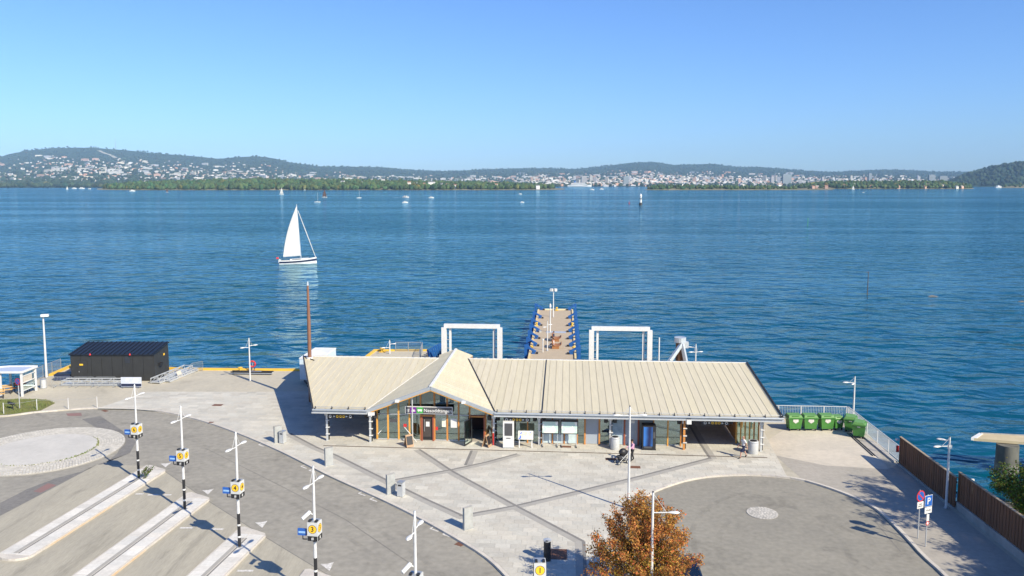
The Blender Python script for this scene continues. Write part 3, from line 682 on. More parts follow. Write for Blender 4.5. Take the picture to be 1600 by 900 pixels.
for k in range(9500):
    px = random.uniform(-70, 1500); s_ = random.random() ** 1.35 * 1.03 + .004; Y = shore_Y(px) + s_ * (ridge_Y(px) - shore_Y(px))
    if px > 830 and s_ < .35 and random.random() < .55: continue
    z = land_z(px, Y); g = random.uniform(8, 13.5) * (1 - s_ * .2); ct.append(((px - 800) / F * Y, Y, z, g * 1.2, g * 1.2, g))
crowns('hillside_suburb_trees', ct, 'trees between the houses of the far shore and hills', 'trees', 'crown_far')

# the city: houses and blocks with pitched or flat roofs
WALLS = [(.66, .65, .62), (.7, .7, .69), (.6, .57, .5), (.66, .6, .5), (.6, .36, .26), (.42, .4, .4), (.7, .66, .6), (.55, .55, .57), (.46, .28, .2), (.78, .76, .7)]
ROOFS = [(.2, .1, .07), (.1, .1, .11), (.3, .15, .1), (.18, .18, .19), (.36, .33, .3), (.08, .08, .09)]
def house_geo(w_, d_, h_, pitched, wc, rc):
    m = MB(); hw, hd = w_ / 2, d_ / 2
    if pitched:
        rh = h_ * .45
        m.add([(-hw, -hd, -4), (hw, -hd, -4), (hw, hd, -4), (-hw, hd, -4), (-hw, -hd, h_), (hw, -hd, h_), (hw, hd, h_), (-hw, hd, h_), (-hw, 0, h_ + rh), (hw, 0, h_ + rh)],
              [(0, 1, 5, 4), (1, 2, 6, 9, 5), (2, 3, 7, 6), (3, 0, 4, 8, 7), (4, 5, 9, 8), (6, 7, 8, 9)])
        cl = [wc] * 4 + [rc] * 2
    else:
        m.box((0, 0, (h_ - 4) / 2), (w_, d_, h_ + 4)); m.box((0, 0, h_ + .8), (w_ * .4, d_ * .5, 1.6)); cl = [wc, rc] + [wc] * 4 + [wc, rc] + [wc] * 4
    return m, cl
# window bands on the larger blocks so that they read as buildings, not boxes
def block_geo(w_, d_, h_, wc, rc):
    m, cl = house_geo(w_, d_, h_, False, wc, rc); n = max(2, int(h_ / 3.4))
    for k in range(n):
        z = 2.0 + k * 3.4
        if z > h_ - 1: break
        m.box((0, 0, z), (w_ + .3, d_ + .3, 1.3)); cl += [(.16, .18, .2)] * 6
    return m, cl
def city_spot():
    r_ = random.random()
    if r_ < .11: px = random.uniform(-70, 460); s_ = random.triangular(.02, .82, .3)
    elif r_ < .18: px = random.uniform(60, 420); s_ = random.triangular(.05, .85, .5)
    elif r_ < .31: px = random.uniform(440, 850); s_ = random.triangular(.01, .7, .3)
    else: px = random.choice((random.triangular(720, 1500, 1060), random.uniform(800, 1490))); s_ = random.triangular(.0, .72, .1)
    Y = shore_Y(px) + 25 + s_ * (ridge_Y(px) - shore_Y(px)); return px, s_, Y
bl_ = []
for k in range(5000):
    px, s_, Y = city_spot(); urban = px > 820 and s_ < .4
    if urban: w_, d_, h_ = random.uniform(13, 38), random.uniform(12, 18), random.uniform(8, 18)
    elif random.random() < .1: w_, d_, h_ = random.uniform(35, 85), 14, random.uniform(12, 26)
    else: w_, d_, h_ = random.uniform(11, 24), random.uniform(9, 13), random.uniform(6, 11)
    if urban and random.random() < .012: w_, d_, h_ = 20, 18, random.uniform(30, 58)
    x = (px - 800) / F * Y; bl_.append((w_ * h_ / Y ** 2, x, Y, land_z(px, Y) - 1.5, w_, d_, h_, urban, random.uniform(-.6, .6)))
# landmarks seen on the skyline: a dark tower block, a twin tower, a round white hotel tower
for px, Y, w_, h_ in ((1227, 5600, 55, 78), (1356, 6400, 26, 85), (1452, 6000, 45, 82), (1470, 6100, 60, 70), (912, 5700, 32, 60), (977, 5650, 36, 62)):
    bl_.append((1, (px - 800) / F * Y, Y, land_z(px, Y) - 1.5, w_, 24, h_, True, .1))
bl_.sort(key=lambda b_: -b_[0])
variants = {}
def variant(w_, h_, urban, kind):
    key = (round(w_ / 12), round(h_ / 8), urban, kind)
    if key not in variants:
        wc = (.25, .3, .33) if kind == 99 else WALLS[kind % len(WALLS)]; rc = ROOFS[kind % len(ROOFS)]; W = max(1, round(w_ / 12)) * 12; H = max(1, round(h_ / 8)) * 8
        m, cl = block_geo(W, 15, H, wc, rc) if (urban or w_ > 30) else house_geo(W, 11, H, True, wc, rc)
        me = m.mesh('far_building', M['city']); tint(me, cl); variants[key] = me
    return variants[key]
nb = nh = 0; rest = []
for b_ in bl_:
    a, x, Y, z, w_, d_, h_, urban, rz = b_; big = urban or w_ > 30
    if big and nb < 290:
        k = 99 if h_ > 60 else random.randrange(10); o = link('city_block', variant(w_, h_, True, k), None, (x, Y, z), rz); nb += 1
        tag(o, 'tall dark glass tower rising over the far city' if k == 99 else 'far city block of several storeys beyond the fjord', 'building', 'towers of the far city' if k == 99 else 'blocks of the far city')
    elif not big and nh < 290 and Y < 8200:
        o = link('hillside_house', variant(w_, h_, False, random.randrange(10)), None, (x, Y, z), rz); nh += 1
        tag(o, 'small far house on the shore or hillside across the fjord', 'house', 'houses of the far shore')
    else: rest.append(b_)
mb = MB(); cols = []
for a, x, Y, z, w_, d_, h_, urban, rz in rest:
    k = random.randrange(10); m, cl = house_geo(w_, d_, h_, not urban and w_ < 30, WALLS[k % len(WALLS)], random.choice(ROOFS)); cs, sn = math.cos(rz), math.sin(rz)
    mb.add([(x + p[0] * cs - p[1] * sn, Y + p[0] * sn + p[1] * cs, z + p[2]) for p in m.v], m.f); cols += cl
me = mb.mesh('far_city', M['city']); tint(me, cols); tag(link('far_city', me), 'mass of pale houses spread over the far shore and hills', 'city', kind='stuff')
# houses among the trees on the peninsula and the islands
k = 0
for px, py, Y in [(640, 288, 2780), (650, 289, 2790), (663, 290, 2790), (675, 288, 2790), (690, 290, 2800), (700, 291, 2800), (712, 292, 2790), (723, 293, 2780), (735, 292, 2790), (745, 292, 2790), (583, 294, 2760), (590, 295, 2760), (537, 286, 2900), (600, 283, 3000), (460, 293, 2760), (565, 287, 2850), (760, 292, 2800), (775, 291, 2810), (795, 293, 2790), (840, 293, 2800)]:
    w_, h_ = random.uniform(10, 20), random.uniform(5, 8); z = elev(py, Y) - 2; kk = random.choice((0, 1, 2, 3, 9))
    tag(link('peninsula_house', variant(w_, h_, False, kk), None, ((px - 800) / F * Y, Y, max(z, WZ + 1)), random.uniform(-.5, .5)), 'house among the trees on the peninsula shore', 'house', 'houses on the peninsula')
for k in range(26):
    px = random.uniform(1265, 1505); Y = random.uniform(3240, 3330); 
    tag(link('island_cabin', variant(12, 8, False, random.choice((3, 4, 6, 8))), None, ((px - 800) / F * Y, Y, isB_f(px, Y) - 1), random.uniform(-.6, .6)), 'small wooden cabin among the trees on the island', 'cabin', 'cabins on the wooded island')
# white villa on the right hillside, radio mast on the left hill
Yv = 6000; tag(link('hillside_villa', variant(50, 24, True, 1), None, ((1557 - 800) / F * Yv, Yv, elev(276, Yv)), .2), 'large pale villa alone on the right hillside', 'building')
Ym = 10500; x = (186.5 - 800) / F * Ym; z0 = land_z(186.5, Ym)
m = MB(); m.tube([(0, 0, -10), (0, 0, 60)], [4, 2.6], 6); m.tube([(0, 0, 60), (0, 0, elev(215, Ym) - z0)], [2.4, 1.2], 6); tag(m.build('radio_mast', M['galv'], None, (x, Ym, z0)), 'tall thin radio mast on the left hill', 'mast')
# pale cleared ski slope strip on the hill
l = [(160, 236), (170, 241), (178, 243), (186, 248)]; pts3 = []
for px, py in l:
    Y = 5000
    while Y < 10400 and elev(py, Y) > land_z(px, Y): Y += 25
    pts3.append(Vector(((px - 800) / F * Y, Y, land_z(px, Y) + 6)))
vs_ = []; 
for p in pts3: vs_ += [(p.x - 22, p.y, p.z + 2), (p.x + 22, p.y, p.z + 2)]
struct(MB().add(vs_, [(2 * i, 2 * i + 1, 2 * i + 3, 2 * i + 2) for i in range(len(pts3) - 1)]).build('cleared_slope', mat('cleared_slope', (.4, .38, .3), .9, scale=.01)))

# ---- haze over the fjord
hb = MB().box((0, 7050, 311), (27800, 14700, 630)); hme = bpy.data.meshes.new('haze'); hme.from_pydata(hb.v, [], hb.f)
hm = bpy.data.materials.new('haze_air'); hm.use_nodes = True; hn = hm.node_tree; hn.nodes.clear()
ho = hn.nodes.new('ShaderNodeOutputMaterial'); hv = hn.nodes.new('ShaderNodeVolumePrincipled')
hv.inputs['Color'].default_value = (.43, .69, 1.0, 1); hv.inputs['Density'].default_value = 4.2e-5; hv.inputs['Anisotropy'].default_value = -.2
hn.links.new(hv.outputs[0], ho.inputs['Volume']); hme.materials.append(hm)
tag(link('haze', hme), 'thin blue haze in the air over the fjord', 'haze', kind='stuff')
# ================================================================== the ferry terminal
T = thing('ferry_terminal', 'long ferry terminal with beige seamed metal roof, glazed front gable and name sign', 'terminal', (BU.x, BU.y, 0), BROT)
EZ = 3.0; SL = .1086; VD = 12.9; RZ = EZ + VD * SL; GU, GH, GW = 9.5, 1.95, 5.1; GS = GH / GW; GV = 14.8; FV = 1.3
zmain = lambda u, v: EZ + v * SL
zgab = lambda u, v: EZ + GH - GS * abs(u - GU)
LSKEW = -5.0 / VD
roof = MB()   # deck under the sheets (dark), one closed slab following the slopes
def slabpoly(mb, poly, zf, th, mi=0, dz=0.0):
    if area(poly) < 0: poly = poly[::-1]
    n = len(poly); mb.add([(p[0], p[1], zf(*p) + dz) for p in poly] + [(p[0], p[1], zf(*p) + dz - th) for p in poly],
        [list(range(n)), list(range(n, 2 * n))[::-1]] + [[n + i, n + (i + 1) % n, (i + 1) % n, i] for i in range(n)], mi)
left_p = [(0, 0), (GU - GW, 0), (GU - GW + .284 * VD, VD), (-5, VD)]
right_p = [(GU + GW, 0), (BL, 0), (BL, VD), (GU + GW - .284 * VD, VD)]
zrear = lambda u, v: RZ - (v - VD) * .2
rear_p = [(-5, VD), (BL, VD), (BL, VD + 5), (-6.5, VD + 5)]
gl_p = [(GU, 0), (GU, GV), (GU - GW + .284 * VD - .2, GV), (GU - GW + .284 * VD, VD), (GU - GW, 0)]
gr_p = [(GU, 0), (GU + GW, 0), (GU + GW - .284 * VD, VD), (GU + GW - .284 * VD + .2, GV), (GU, GV)]
for p, zf in ((left_p, zmain), (right_p, zmain), (rear_p, zrear), (gl_p, zgab), (gr_p, zgab)): slabpoly(roof, p, zf, .22, 0, -.035)
RF = roof.build('roof', M['soffit'], T)
def sheets(poly, zf, axis, step, name='roof_panel', rib=.03):
    """standing seam sheets, cut to the outline; each one a piece with its raised seam"""
    if area(poly) < 0: poly = poly[::-1]
    lo = min(p[axis] for p in poly); hi = max(p[axis] for p in poly); a = lo
    o_lo = min(p[1 - axis] for p in poly) - 1; o_hi = max(p[1 - axis] for p in poly) + 1
    while a < hi - .02:
        b_ = min(a + step, hi); g = .004
        rect = [(a + g, o_lo), (b_ - g, o_lo), (b_ - g, o_hi), (a + g, o_hi)] if axis == 0 else [(o_lo, a + g), (o_hi, a + g), (o_hi, b_ - g), (o_lo, b_ - g)]
        c = clip(poly, rect)
        if c and abs(area(c)) > .01:
            mb = MB(); slabpoly(mb, c, zf, .02)
            r2 = [(b_ - .035, o_lo), (b_ - .008, o_lo), (b_ - .008, o_hi), (b_ - .035, o_hi)] if axis == 0 else [(o_lo, b_ - .035), (o_hi, b_ - .035), (o_hi, b_ - .008), (o_lo, b_ - .008)]
            c2 = clip(poly, r2)
            if c2: slabpoly(mb, c2, zf, rib, 0, rib - .005)
            o = mb.build(name, M['roof'], RF); q_ = random.gauss(1, .022); tint(o.data, (q_, q_, q_ * random.gauss(1, .01)))
        a += step
sheets(left_p, zmain, 0, .6); sheets(right_p, zmain, 0, .6); sheets(gl_p, zgab, 1, .5, rib=.025); sheets(gr_p, zgab, 1, .5, rib=.025)
mb = MB(); slabpoly(mb, rear_p, zrear, .02)
for k in range(70):
    u = -5 + k * .6
    if u < BL: mb.bar((u, VD, RZ + .02), (u, VD + 5, RZ - 1 + .02), .03, .05)
tint(mb.build('rear_roof_sheet', M['roof'], RF).data, (1, 1, 1))
MB().bar((GU, -.03, EZ + GH + .03), (GU, GV + .03, EZ + GH + .03), .22, .06).build('ridge_cap', M['roof_cap'], RF)
m = MB(); m.bar((-5, VD, RZ + .03), (GU - 1.4, VD, RZ + .03), .2, .05); m.bar((GU + 1.4, VD, RZ + .03), (BL, VD, RZ + .03), .2, .05); m.build('ridge_cap', M['roof_cap'], RF)
MB().bar((GU + GW, -.02, EZ + .035), (GU + GW - .284 * VD, VD, RZ + .035), .11, .05).build('valley_flashing', M['verge'], RF)
MB().bar((GU - GW, .05, EZ + .02), (GU - GW + .284 * VD, VD, RZ + .02), .05, .03).build('valley_flashing', M['roof_cap'], RF)
MB().bar((-.04, -.06, EZ), (-5.04, VD, RZ), .09, .3).build('verge_board', M['verge'], RF)
MB().bar((BL + .05, -.06, EZ), (BL + .05, VD, RZ), .09, .28).build('verge_board', M['verge'], RF)
MB().bar((18.35, -.02, EZ + .03), (18.35, VD, RZ + .03), .07, .06).build('expansion_joint', M['verge'], RF)
for (a0, a1, z) in ((-5.6, -4.5, RZ - .02),): MB().bar((-5.0, VD - .05, RZ + .05), (-3.6, VD - 1.2, RZ - .08), .08, .06).build('roof_stay', M['verge'], RF)
# eaves: fascia, gutter, snow rail with hooks
for u0, u1 in ((-.05, GU - GW), (GU + GW, BL + .1)):
    MB().box(((u0 + u1) / 2, -.08, EZ - .16), (u1 - u0, .07, .3)).build('fascia', M['fascia'], T)
    MB().tube([(u0, -.2, EZ - .07), (u1, -.2, EZ - .07)], .075, 8).build('gutter', M['fascia'], T)
    MB().box(((u0 + u1) / 2, -.16, EZ - .29), (u1 - u0 + .1, .2, .1)).build('gutter_board', M['galv_light'], T)
    m = MB(); m.tube([(u0 + .1, .02, EZ + .14), (u1 - .1, .02, EZ + .14)], .018, 6); m.build('snow_rail', M['galv'], T)
    n = int((u1 - u0) / 1.15)
    me = MB().bar((0, .16, EZ + .04), (0, -.18, EZ + .02), .05, .05).bar((0, -.05, EZ + .02), (0, .02, EZ + .2), .05, .05).bar((0, -.16, EZ + .02), (0, -.2, EZ - .1), .05, .04).mesh('gutter_hook', M['black'])
    for k in range(n + 1): link('gutter_hook', me, T, (u0 + .2 + k * (u1 - u0 - .4) / max(1, n), -.02, 0))
for s_ in (-1, 1):
    a = (GU, -.08, EZ + GH - .12); b_ = (GU + s_ * (GW + .15), -.08, EZ - .12 - .15 * GS)
    MB().bar(a, b_, .08, .26).build('gable_fascia', M['fascia'], T)
    MB().bar((a[0], -.05, a[2] - .17), (b_[0], -.05, b_[2] - .17), .1, .09).build('gable_trim', M['timber_gold'], T)
    p = (GU + s_ * 2.65, -.2, EZ + GH - GS * 2.65 - .15)
    m = MB(); m.box(p, (.3, .42, .17)); m.bar((p[0], 0, p[2]), p, .06); m.build('floodlight', M['white'], T)
m = MB(); m.box((GU - GW + .35, -.18, EZ - .3), (.5, .35, .2), R(10)); m.build('floodlight', M['white'], T)
m = MB(); m.box((29.75, -.22, EZ - .42), (.36, .3, .36)); m.build('floodlight', M['white'], T)
# columns: pale posts with a dark timber back and clips
def column(u, v, m='galv_light', w_=.16, top=None):
    c = MB().box((u, v, (PZ + (top or 2.75)) / 2), (w_, w_, (top or 2.75) - PZ)).build('column', M[m], T)
    d = MB(); d.box((u + .11, v + .06, 1.4), (.1, .12, 2.4)); d.build('downpipe', M['black'], c)
    d = MB()
    for z in (.7, 1.25, 1.85): d.box((u + .06, v - .05, z), (.3, .2, .05))
    d.build('clip', M['white'], c)
    d = MB()
    for s_ in (-1, 1): d.box((u + s_ * .12, v - .1, 2.5), (.08, .08, .5))
    d.build('bracket', M['white'], c)
for u, v in ((.85, .75), (4.45, .6), (14.45, .8), (18.1, .9), (23.75, .9), (29.5, .45), (35.45, .45)): column(u, v, 'galv_light' if u not in (29.5,) else 'timber')
for u in (.6, 4.2, 29.5, 35.5): column(u, 7.5, 'verge', .2, 3.4)
for u in (-3.0, 4.2, 29.5, 35.5): column(u, 13.8, 'verge', .2, 3.7)
for u in (4.45, 14.45, 18.1, 23.75, 29.5):
    for s_ in (-.35, .35):
        o = MB().box((u + s_, .85, 2.25), (.26, .24, .36), s_).build('loudspeaker', M['black'], T)
# plinth, floor and inner walls
U0, U1, VB = 4.75, 29.3, 11.6
MB().box(((U0 + U1) / 2, (FV + VB) / 2, .1), (U1 - U0 + .2, VB - FV + .2, .16)).build('floor', M['path'], T)
MB().box(((U0 + U1) / 2, VB, 1.7), (U1 - U0, .15, 3.1)).build('rear_wall', M['inside'], T)
for u in (U0, 15.0, 19.0, 26.2, U1): MB().box((u, (FV + VB) / 2 + .1, 1.55), (.14, VB - FV - .25, 2.8)).build('inner_wall', M['inside'], T)
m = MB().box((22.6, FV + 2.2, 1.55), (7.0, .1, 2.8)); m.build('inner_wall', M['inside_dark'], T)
# glazed gable front: posts, rails, panes
def ztop(u): return min(EZ + GH - GS * abs(u - GU) - .34, EZ + GH) if GU - GW < u < GU + GW else EZ - .3
posts = [4.85, 5.75, 6.63, 7.52, 8.45, 9.58, 10.62, 11.55, 12.45, 13.75, 14.3]
for i, u in enumerate(posts):
    h = ztop(u); MB().box((u, FV, (h + PZ) / 2), (.13, .14, h - PZ)).build('window_post', M['timber_gold' if i in (0, 1, 2, 3) else 'timber'], T)
def pane(u0, u1, z0, z1l, z1r, v=FV, m='glass'):
    return MB().add([(u0, v, z0), (u1, v, z0), (u1, v, z1r), (u0, v, z1l), (u0, v + .02, z0), (u1, v + .02, z0), (u1, v + .02, z1r), (u0, v + .02, z1l)],
                    [(0, 1, 2, 3), (7, 6, 5, 4), (0, 4, 5, 1), (1, 5, 6, 2), (2, 6, 7, 3), (3, 7, 4, 0)]).build('glass_pane', M[m], T)
HZ = 2.25
for i in range(len(posts) - 1):
    a, b_ = posts[i] + .065, posts[i + 1] - .065; door = i in (4, 8)
    if not door: pane(a, b_, PZ + .12, HZ, HZ)
    if ztop(a) > HZ + .15 and ztop(b_) > HZ + .1: pane(a, b_, HZ + .07, ztop(a), ztop(b_))
    MB().box(((a + b_) / 2, FV, HZ + .035), (b_ - a, .1, .07)).build('window_rail', M['timber_red' if door else 'fascia'], T)
    if not door: MB().box(((a + b_) / 2, FV, PZ + .06), (b_ - a, .1, .11)).build('window_sill', M['galv_light'], T)
# left entrance door (closed) and right entrance door (standing open)
for s_, (a, b_) in (('closed', (8.45, 9.58)), ('open', (12.45, 13.75))):
    for u in (a + .1, b_ - .1): MB().box((u, FV - .06, (PZ + HZ) / 2), (.11, .14, HZ - PZ)).build('door_jamb', M['timber_red' if s_ == 'closed' else 'red'] if False else M['timber_red'], T)
    MB().box(((a + b_) / 2, FV - .06, HZ - .03), (b_ - a, .14, .1)).build('door_head', M['timber'], T)
D = MB().box((9.015, FV + .02, 1.15), (.8, .05, 2.02)).build('door', M['inside_dark'], T)
MB().box((9.015, FV - .01, 1.5), (.3, .01, .4)).build('notice', M['white'], D); MB().bar((8.75, FV - .05, .9), (8.75, FV - .05, 1.9), .03).build('handle', M['galv'], D)
MB().box((9.015, FV - .01, .3), (.74, .012, .3)).build('kick_plate', M['black'], D)
D = MB(); d0 = Vector((12.62, FV - .1, 0)); d1 = Vector((12.2, FV - 1.25, 0))
for p in (d0, d1): D.bar((p.x, p.y, PZ + .03), (p.x, p.y, HZ - .1), .07)
D.bar((d0.x, d0.y, PZ + .08), (d1.x, d1.y, PZ + .08), .06, .12); D.bar((d0.x, d0.y, HZ - .12), (d1.x, d1.y, HZ - .12), .06, .08); D = D.build('open_door', M['verge'], T)
D['label'] = 'glass entrance door standing open'
MB().bar((d0.x, d0.y, 1.2), (d1.x, d1.y, 1.2), .02, 1.95).build('door_pane', M['glass_clear'], D)
MB().bar((d1.x + .03, d1.y + .2, .9), (d1.x + .03, d1.y + .2, 1.5), .035).build('handle', M['galv'], D)
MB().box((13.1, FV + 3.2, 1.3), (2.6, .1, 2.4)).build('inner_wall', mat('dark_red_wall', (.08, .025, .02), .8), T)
# inside the hall: benches, counter, posters on the glass
for k, (u, v) in enumerate(((5.4, 2.6), (6.3, 2.7), (7.1, 2.8), (6.0, 4.4), (7.2, 4.6))):
    m = MB(); m.box((u, v, .55), (.5, .48, .07)); m.box((u, v + .24, .85), (.5, .06, .55)); [m.bar((u + a, v + b_, .18), (u + a, v + b_, .53), .04) for a in (-.2, .2) for b_ in (-.18, .18)]; m.build('hall_chair', M['teal'], T)
m = MB(); m.box((11.2, 5.2, .7), (3.4, .7, 1.1)); m.box((11.2, 5.1, 1.28), (3.5, .85, .06)); m.build('hall_counter', M['wall_blue'], T)
MB().box((6.9, 3.6, .62), (1.2, .6, .05)).bar((6.9, 3.6, .18), (6.9, 3.6, .6), .08).build('hall_table', M['inside'], T)
for u, z, w_, h_, m in ((10.35, 1.65, .34, .72, 'yellow_sign'), (11.15, 1.62, .5, .75, 'white'), (7.15, 1.35, .26, .26, 'red'), (9.75, 1.15, .2, .28, 'red'), (6.2, 1.75, .6, .3, 'dark_sign')):
    MB().box((u, FV - .012, z), (w_, .008, h_)).build('poster', M[m] if m != 'yellow_sign' else mat('poster_print', (.7, .72, .45), .6, c2=(.75, .75, .7), scale=6), T)
# roof ties inside the gable
for a, b_ in (((6.2, FV + .5, 2.0), (8.2, FV - .6, .2)), ((6.2, FV + .5, 2.0), (4.9, FV - .1, .6))):
    MB().tube([a, b_], .03, 6).build('brace', M['white'], T)
MB().tube([(7.95, .3, PZ), (7.95, .3, ztop(7.95))], .05, 8).build('rain_pipe', M['galv_light'], T)
# name sign
SB = MB().box((9.2, FV - .45, 2.78), (3.75, .12, .5)).build('name_sign', M['dark_sign'], T)
MB().box((9.2, FV - .44, 2.78), (3.86, .1, .6)).build('sign_frame', M['white'], SB)
sv = FV - .515
MB().box((7.93, sv + .001, 2.78), (.52, .012, .5)).build('purple_panel', M['purple'], SB); MB().box((8.47, sv + .001, 2.78), (.52, .012, .5)).build('green_panel', M['green_sign'], SB)
letters('lettering', 'Nesoddtangen', .39, M['white'], SB, (9.93, sv - .004, 2.76)); letters('hash_mark', '#', .42, M['white'], SB, (7.5, sv - .004, 2.77))
# small boat and bus pictograms
m = MB(); m.add([(7.73, sv - .008, 2.74), (8.13, sv - .008, 2.74), (8.06, sv - .008, 2.66), (7.8, sv - .008, 2.66)], [(0, 1, 2, 3)]); m.box((7.95, sv - .008, 2.79), (.2, .006, .09)); m.build('ferry_pictogram', M['white'], SB)
m = MB(); m.box((8.47, sv - .008, 2.79), (.36, .006, .15)); m.box((8.37, sv - .008, 2.69), (.07, .006, .05)); m.box((8.58, sv - .008, 2.69), (.07, .006, .05)); m.build('bus_pictogram', M['white'], SB)
for u in (7.6, 10.8): MB().bar((u, FV - .4, 2.8), (u, FV, 2.8), .04).build('sign_bracket', M['galv'], SB)
# hanging route boards with ring symbols
def ring(mb, u, v, z, r_, th, n=14):
    vs_ = []; 
    for k in range(n):
        a = 2 * math.pi * k / n
        for q in (r_, r_ - th): vs_.append((u + q * math.cos(a), v, z + q * math.sin(a)))
    mb.add(vs_, [(2 * k, 2 * ((k + 1) % n), 2 * ((k + 1) % n) + 1, 2 * k + 1) for k in range(n)])
def route_board(u, v=.35):
    B = MB().box((u, v, 2.36), (2.1, .07, .3)).build('route_board', M['black'], T)
    m = MB(); ring(m, u - .82, v - .04, 2.36, .11, .04); ring(m, u + .82, v - .04, 2.36, .11, .04)
    for s_ in (-.5, .5): m.add([(u + s_ + .1, v - .04, 2.36), (u + s_ - .06, v - .04, 2.43), (u + s_ - .06, v - .04, 2.29)], [(0, 1, 2)])
    m.build('white_symbols', M['white'], B)
    m = MB(); [ring(m, u + q, v - .04, 2.36, .1, .045) for q in (-.25, 0.02, .27)]; m.build('yellow_symbols', M['yellow_sign'], B)
    for s_ in (-.8, .8): MB().bar((u + s_, v, 2.48), (u + s_, v, 2.95), .03).build('hanger', M['galv'], B)
route_board(2.15, .1); route_board(16.35, .12); route_board(31.9, .3)
# right part of the front: pale panels, doors, glass
def panel(u0, u1, m='wall_blue', z0=PZ, z1=2.66, name='wall_panel'): return MB().box(((u0 + u1) / 2, FV, (z0 + z1) / 2), (u1 - u0, .08, z1 - z0)).build(name, M[m], T)
def post(u, m='timber', w_=.1): return MB().box((u, FV - .03, 1.4), (w_, .16, 2.56)).build('window_post', M[m], T)
for a, b_ in ((14.4, 15.95), (16.05, 17.1), (17.2, 18.0)): pane(a, b_, PZ + .1, 2.66, 2.66); panel(a, b_, 'galv_light', PZ, PZ + .1, 'window_sill')
for u in (16.0, 17.15, 18.25): post(u)
for a, b_ in ((18.35, 19.1), (19.2, 20.05), (20.15, 21.1)): panel(a, b_); MB().box(((a + b_) / 2, FV - .045, .5), (b_ - a - .04, .012, .72)).build('plinth_panel', mat('pale_plinth', (.55, .66, .68), .5), T)
for u in (19.15, 20.1, 21.15): post(u)
def door(u0, u1, leaf, frame):
    for u in (u0, u1): MB().box((u, FV - .06, 1.25), (.13, .16, 2.26)).build('door_jamb', M[frame], T)
    MB().box(((u0 + u1) / 2, FV - .06, 2.44), (u1 - u0 + .13, .16, .12)).build('door_head', M[frame], T)
    d = MB().box(((u0 + u1) / 2, FV - .02, 1.24), (u1 - u0 - .13, .06, 2.24)).build('door', M[leaf], T)
    MB().box(((u0 + u1) / 2 + .33, FV - .07, 1.2), (.04, .05, .18)).build('handle', M['galv'], d)
    for z in (.6, 1.2, 1.9): MB().box((u0 + .09, FV - .06, z), (.03, .03, .12)).build('hinge', M['galv'], d)
    return d
door(21.75, 22.9, 'door_grey', 'timber'); d = door(24.9, 26.0, 'door_grey', 'timber_red'); MB().box((25.45, FV - .06, 2.05), (.5, .01, .25)).build('notice', M['white'], d)
pane(21.2, 21.68, PZ, 2.66, 2.66); pane(22.98, 23.65, PZ, 2.66, 2.66)
m = panel(23.75, 24.83, 'wall_blue'); MB().box((24.3, FV - .05, 1.75), (.85, .012, 1.3)).build('poster', mat('blue_poster', (.32, .42, .48), .4, c2=(.18, .26, .32), scale=2.2), T); MB().box((24.3, FV - .045, .5), (.98, .012, .72)).build('plinth_panel', M['wall_blue'], T)
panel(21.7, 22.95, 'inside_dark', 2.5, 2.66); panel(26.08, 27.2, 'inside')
for a, b_ in ((27.25, 28.28), (28.38, 29.3)): pane(a, b_, PZ + .1, 2.66, 2.66); panel(a, b_, 'galv_light', PZ, PZ + .1, 'window_sill')
post(28.33, 'timber_gold'); post(27.2, 'timber'); post(29.35, 'timber')
# glazed waiting screen at the right end
for k in range(6):
    p0 = (33.9 + k * .28, 2.2 - k * .3); MB().box((p0[0], p0[1], 1.45), (.09, .09, 2.6), R(-45)).build('screen_post', M['timber_gold' if k < 4 else 'timber'], T)
    if k < 5:
        p1 = (p0[0] + .28, p0[1] - .3); MB().bar((p0[0] + .04, p0[1] - .04, 1.45), (p1[0] - .04, p1[1] + .04, 1.45), .015, 2.5).build('glass_pane', M['glass'], T)
m = MB(); m.bar((34.0, 2.3, 1.5), (34.0, 9, 1.5), .12, 2.6); m.build('screen_wall', M['timber'], T)
for k in range(9):
    MB().box((33.6, 3.0 + k * .7, 2.2), (.05, .06, 1.0)).build('screen_slat', M['timber_gold'], T)
for v in (2.4, 3.2):
    m = MB(); ring(m, 33.3, v, 2.05, .32, .16); m.box((33.3, v + .03, 2.05), (.7, .04, .7)); m.build('fan_unit', M['black'], T)
# brown mast standing through the roof
x = bw(-4.25, VD - .5); m = MB(); m.tube([(x.x, x.y, PZ), (x.x, x.y, 8), (x.x - .02, x.y, elev(446, x.y))], [.2, .17, .1], 12); ms = m.build('mast', M['pole_brown'], None, smooth=True)
tag(ms, 'tall brown mast rising through the left end of the terminal roof', 'mast'); MB().tube([(x.x - .02, x.y, elev(446, x.y) - .02), (x.x - .02, x.y, elev(440, x.y))], [.1, .06], 10).build('mast_tip', M['galv_light'], ms)
MB().tube([(x.x, x.y, RZ - .1), (x.x, x.y, RZ + .08)], .32, 12).build('roof_collar', M['white'], ms)

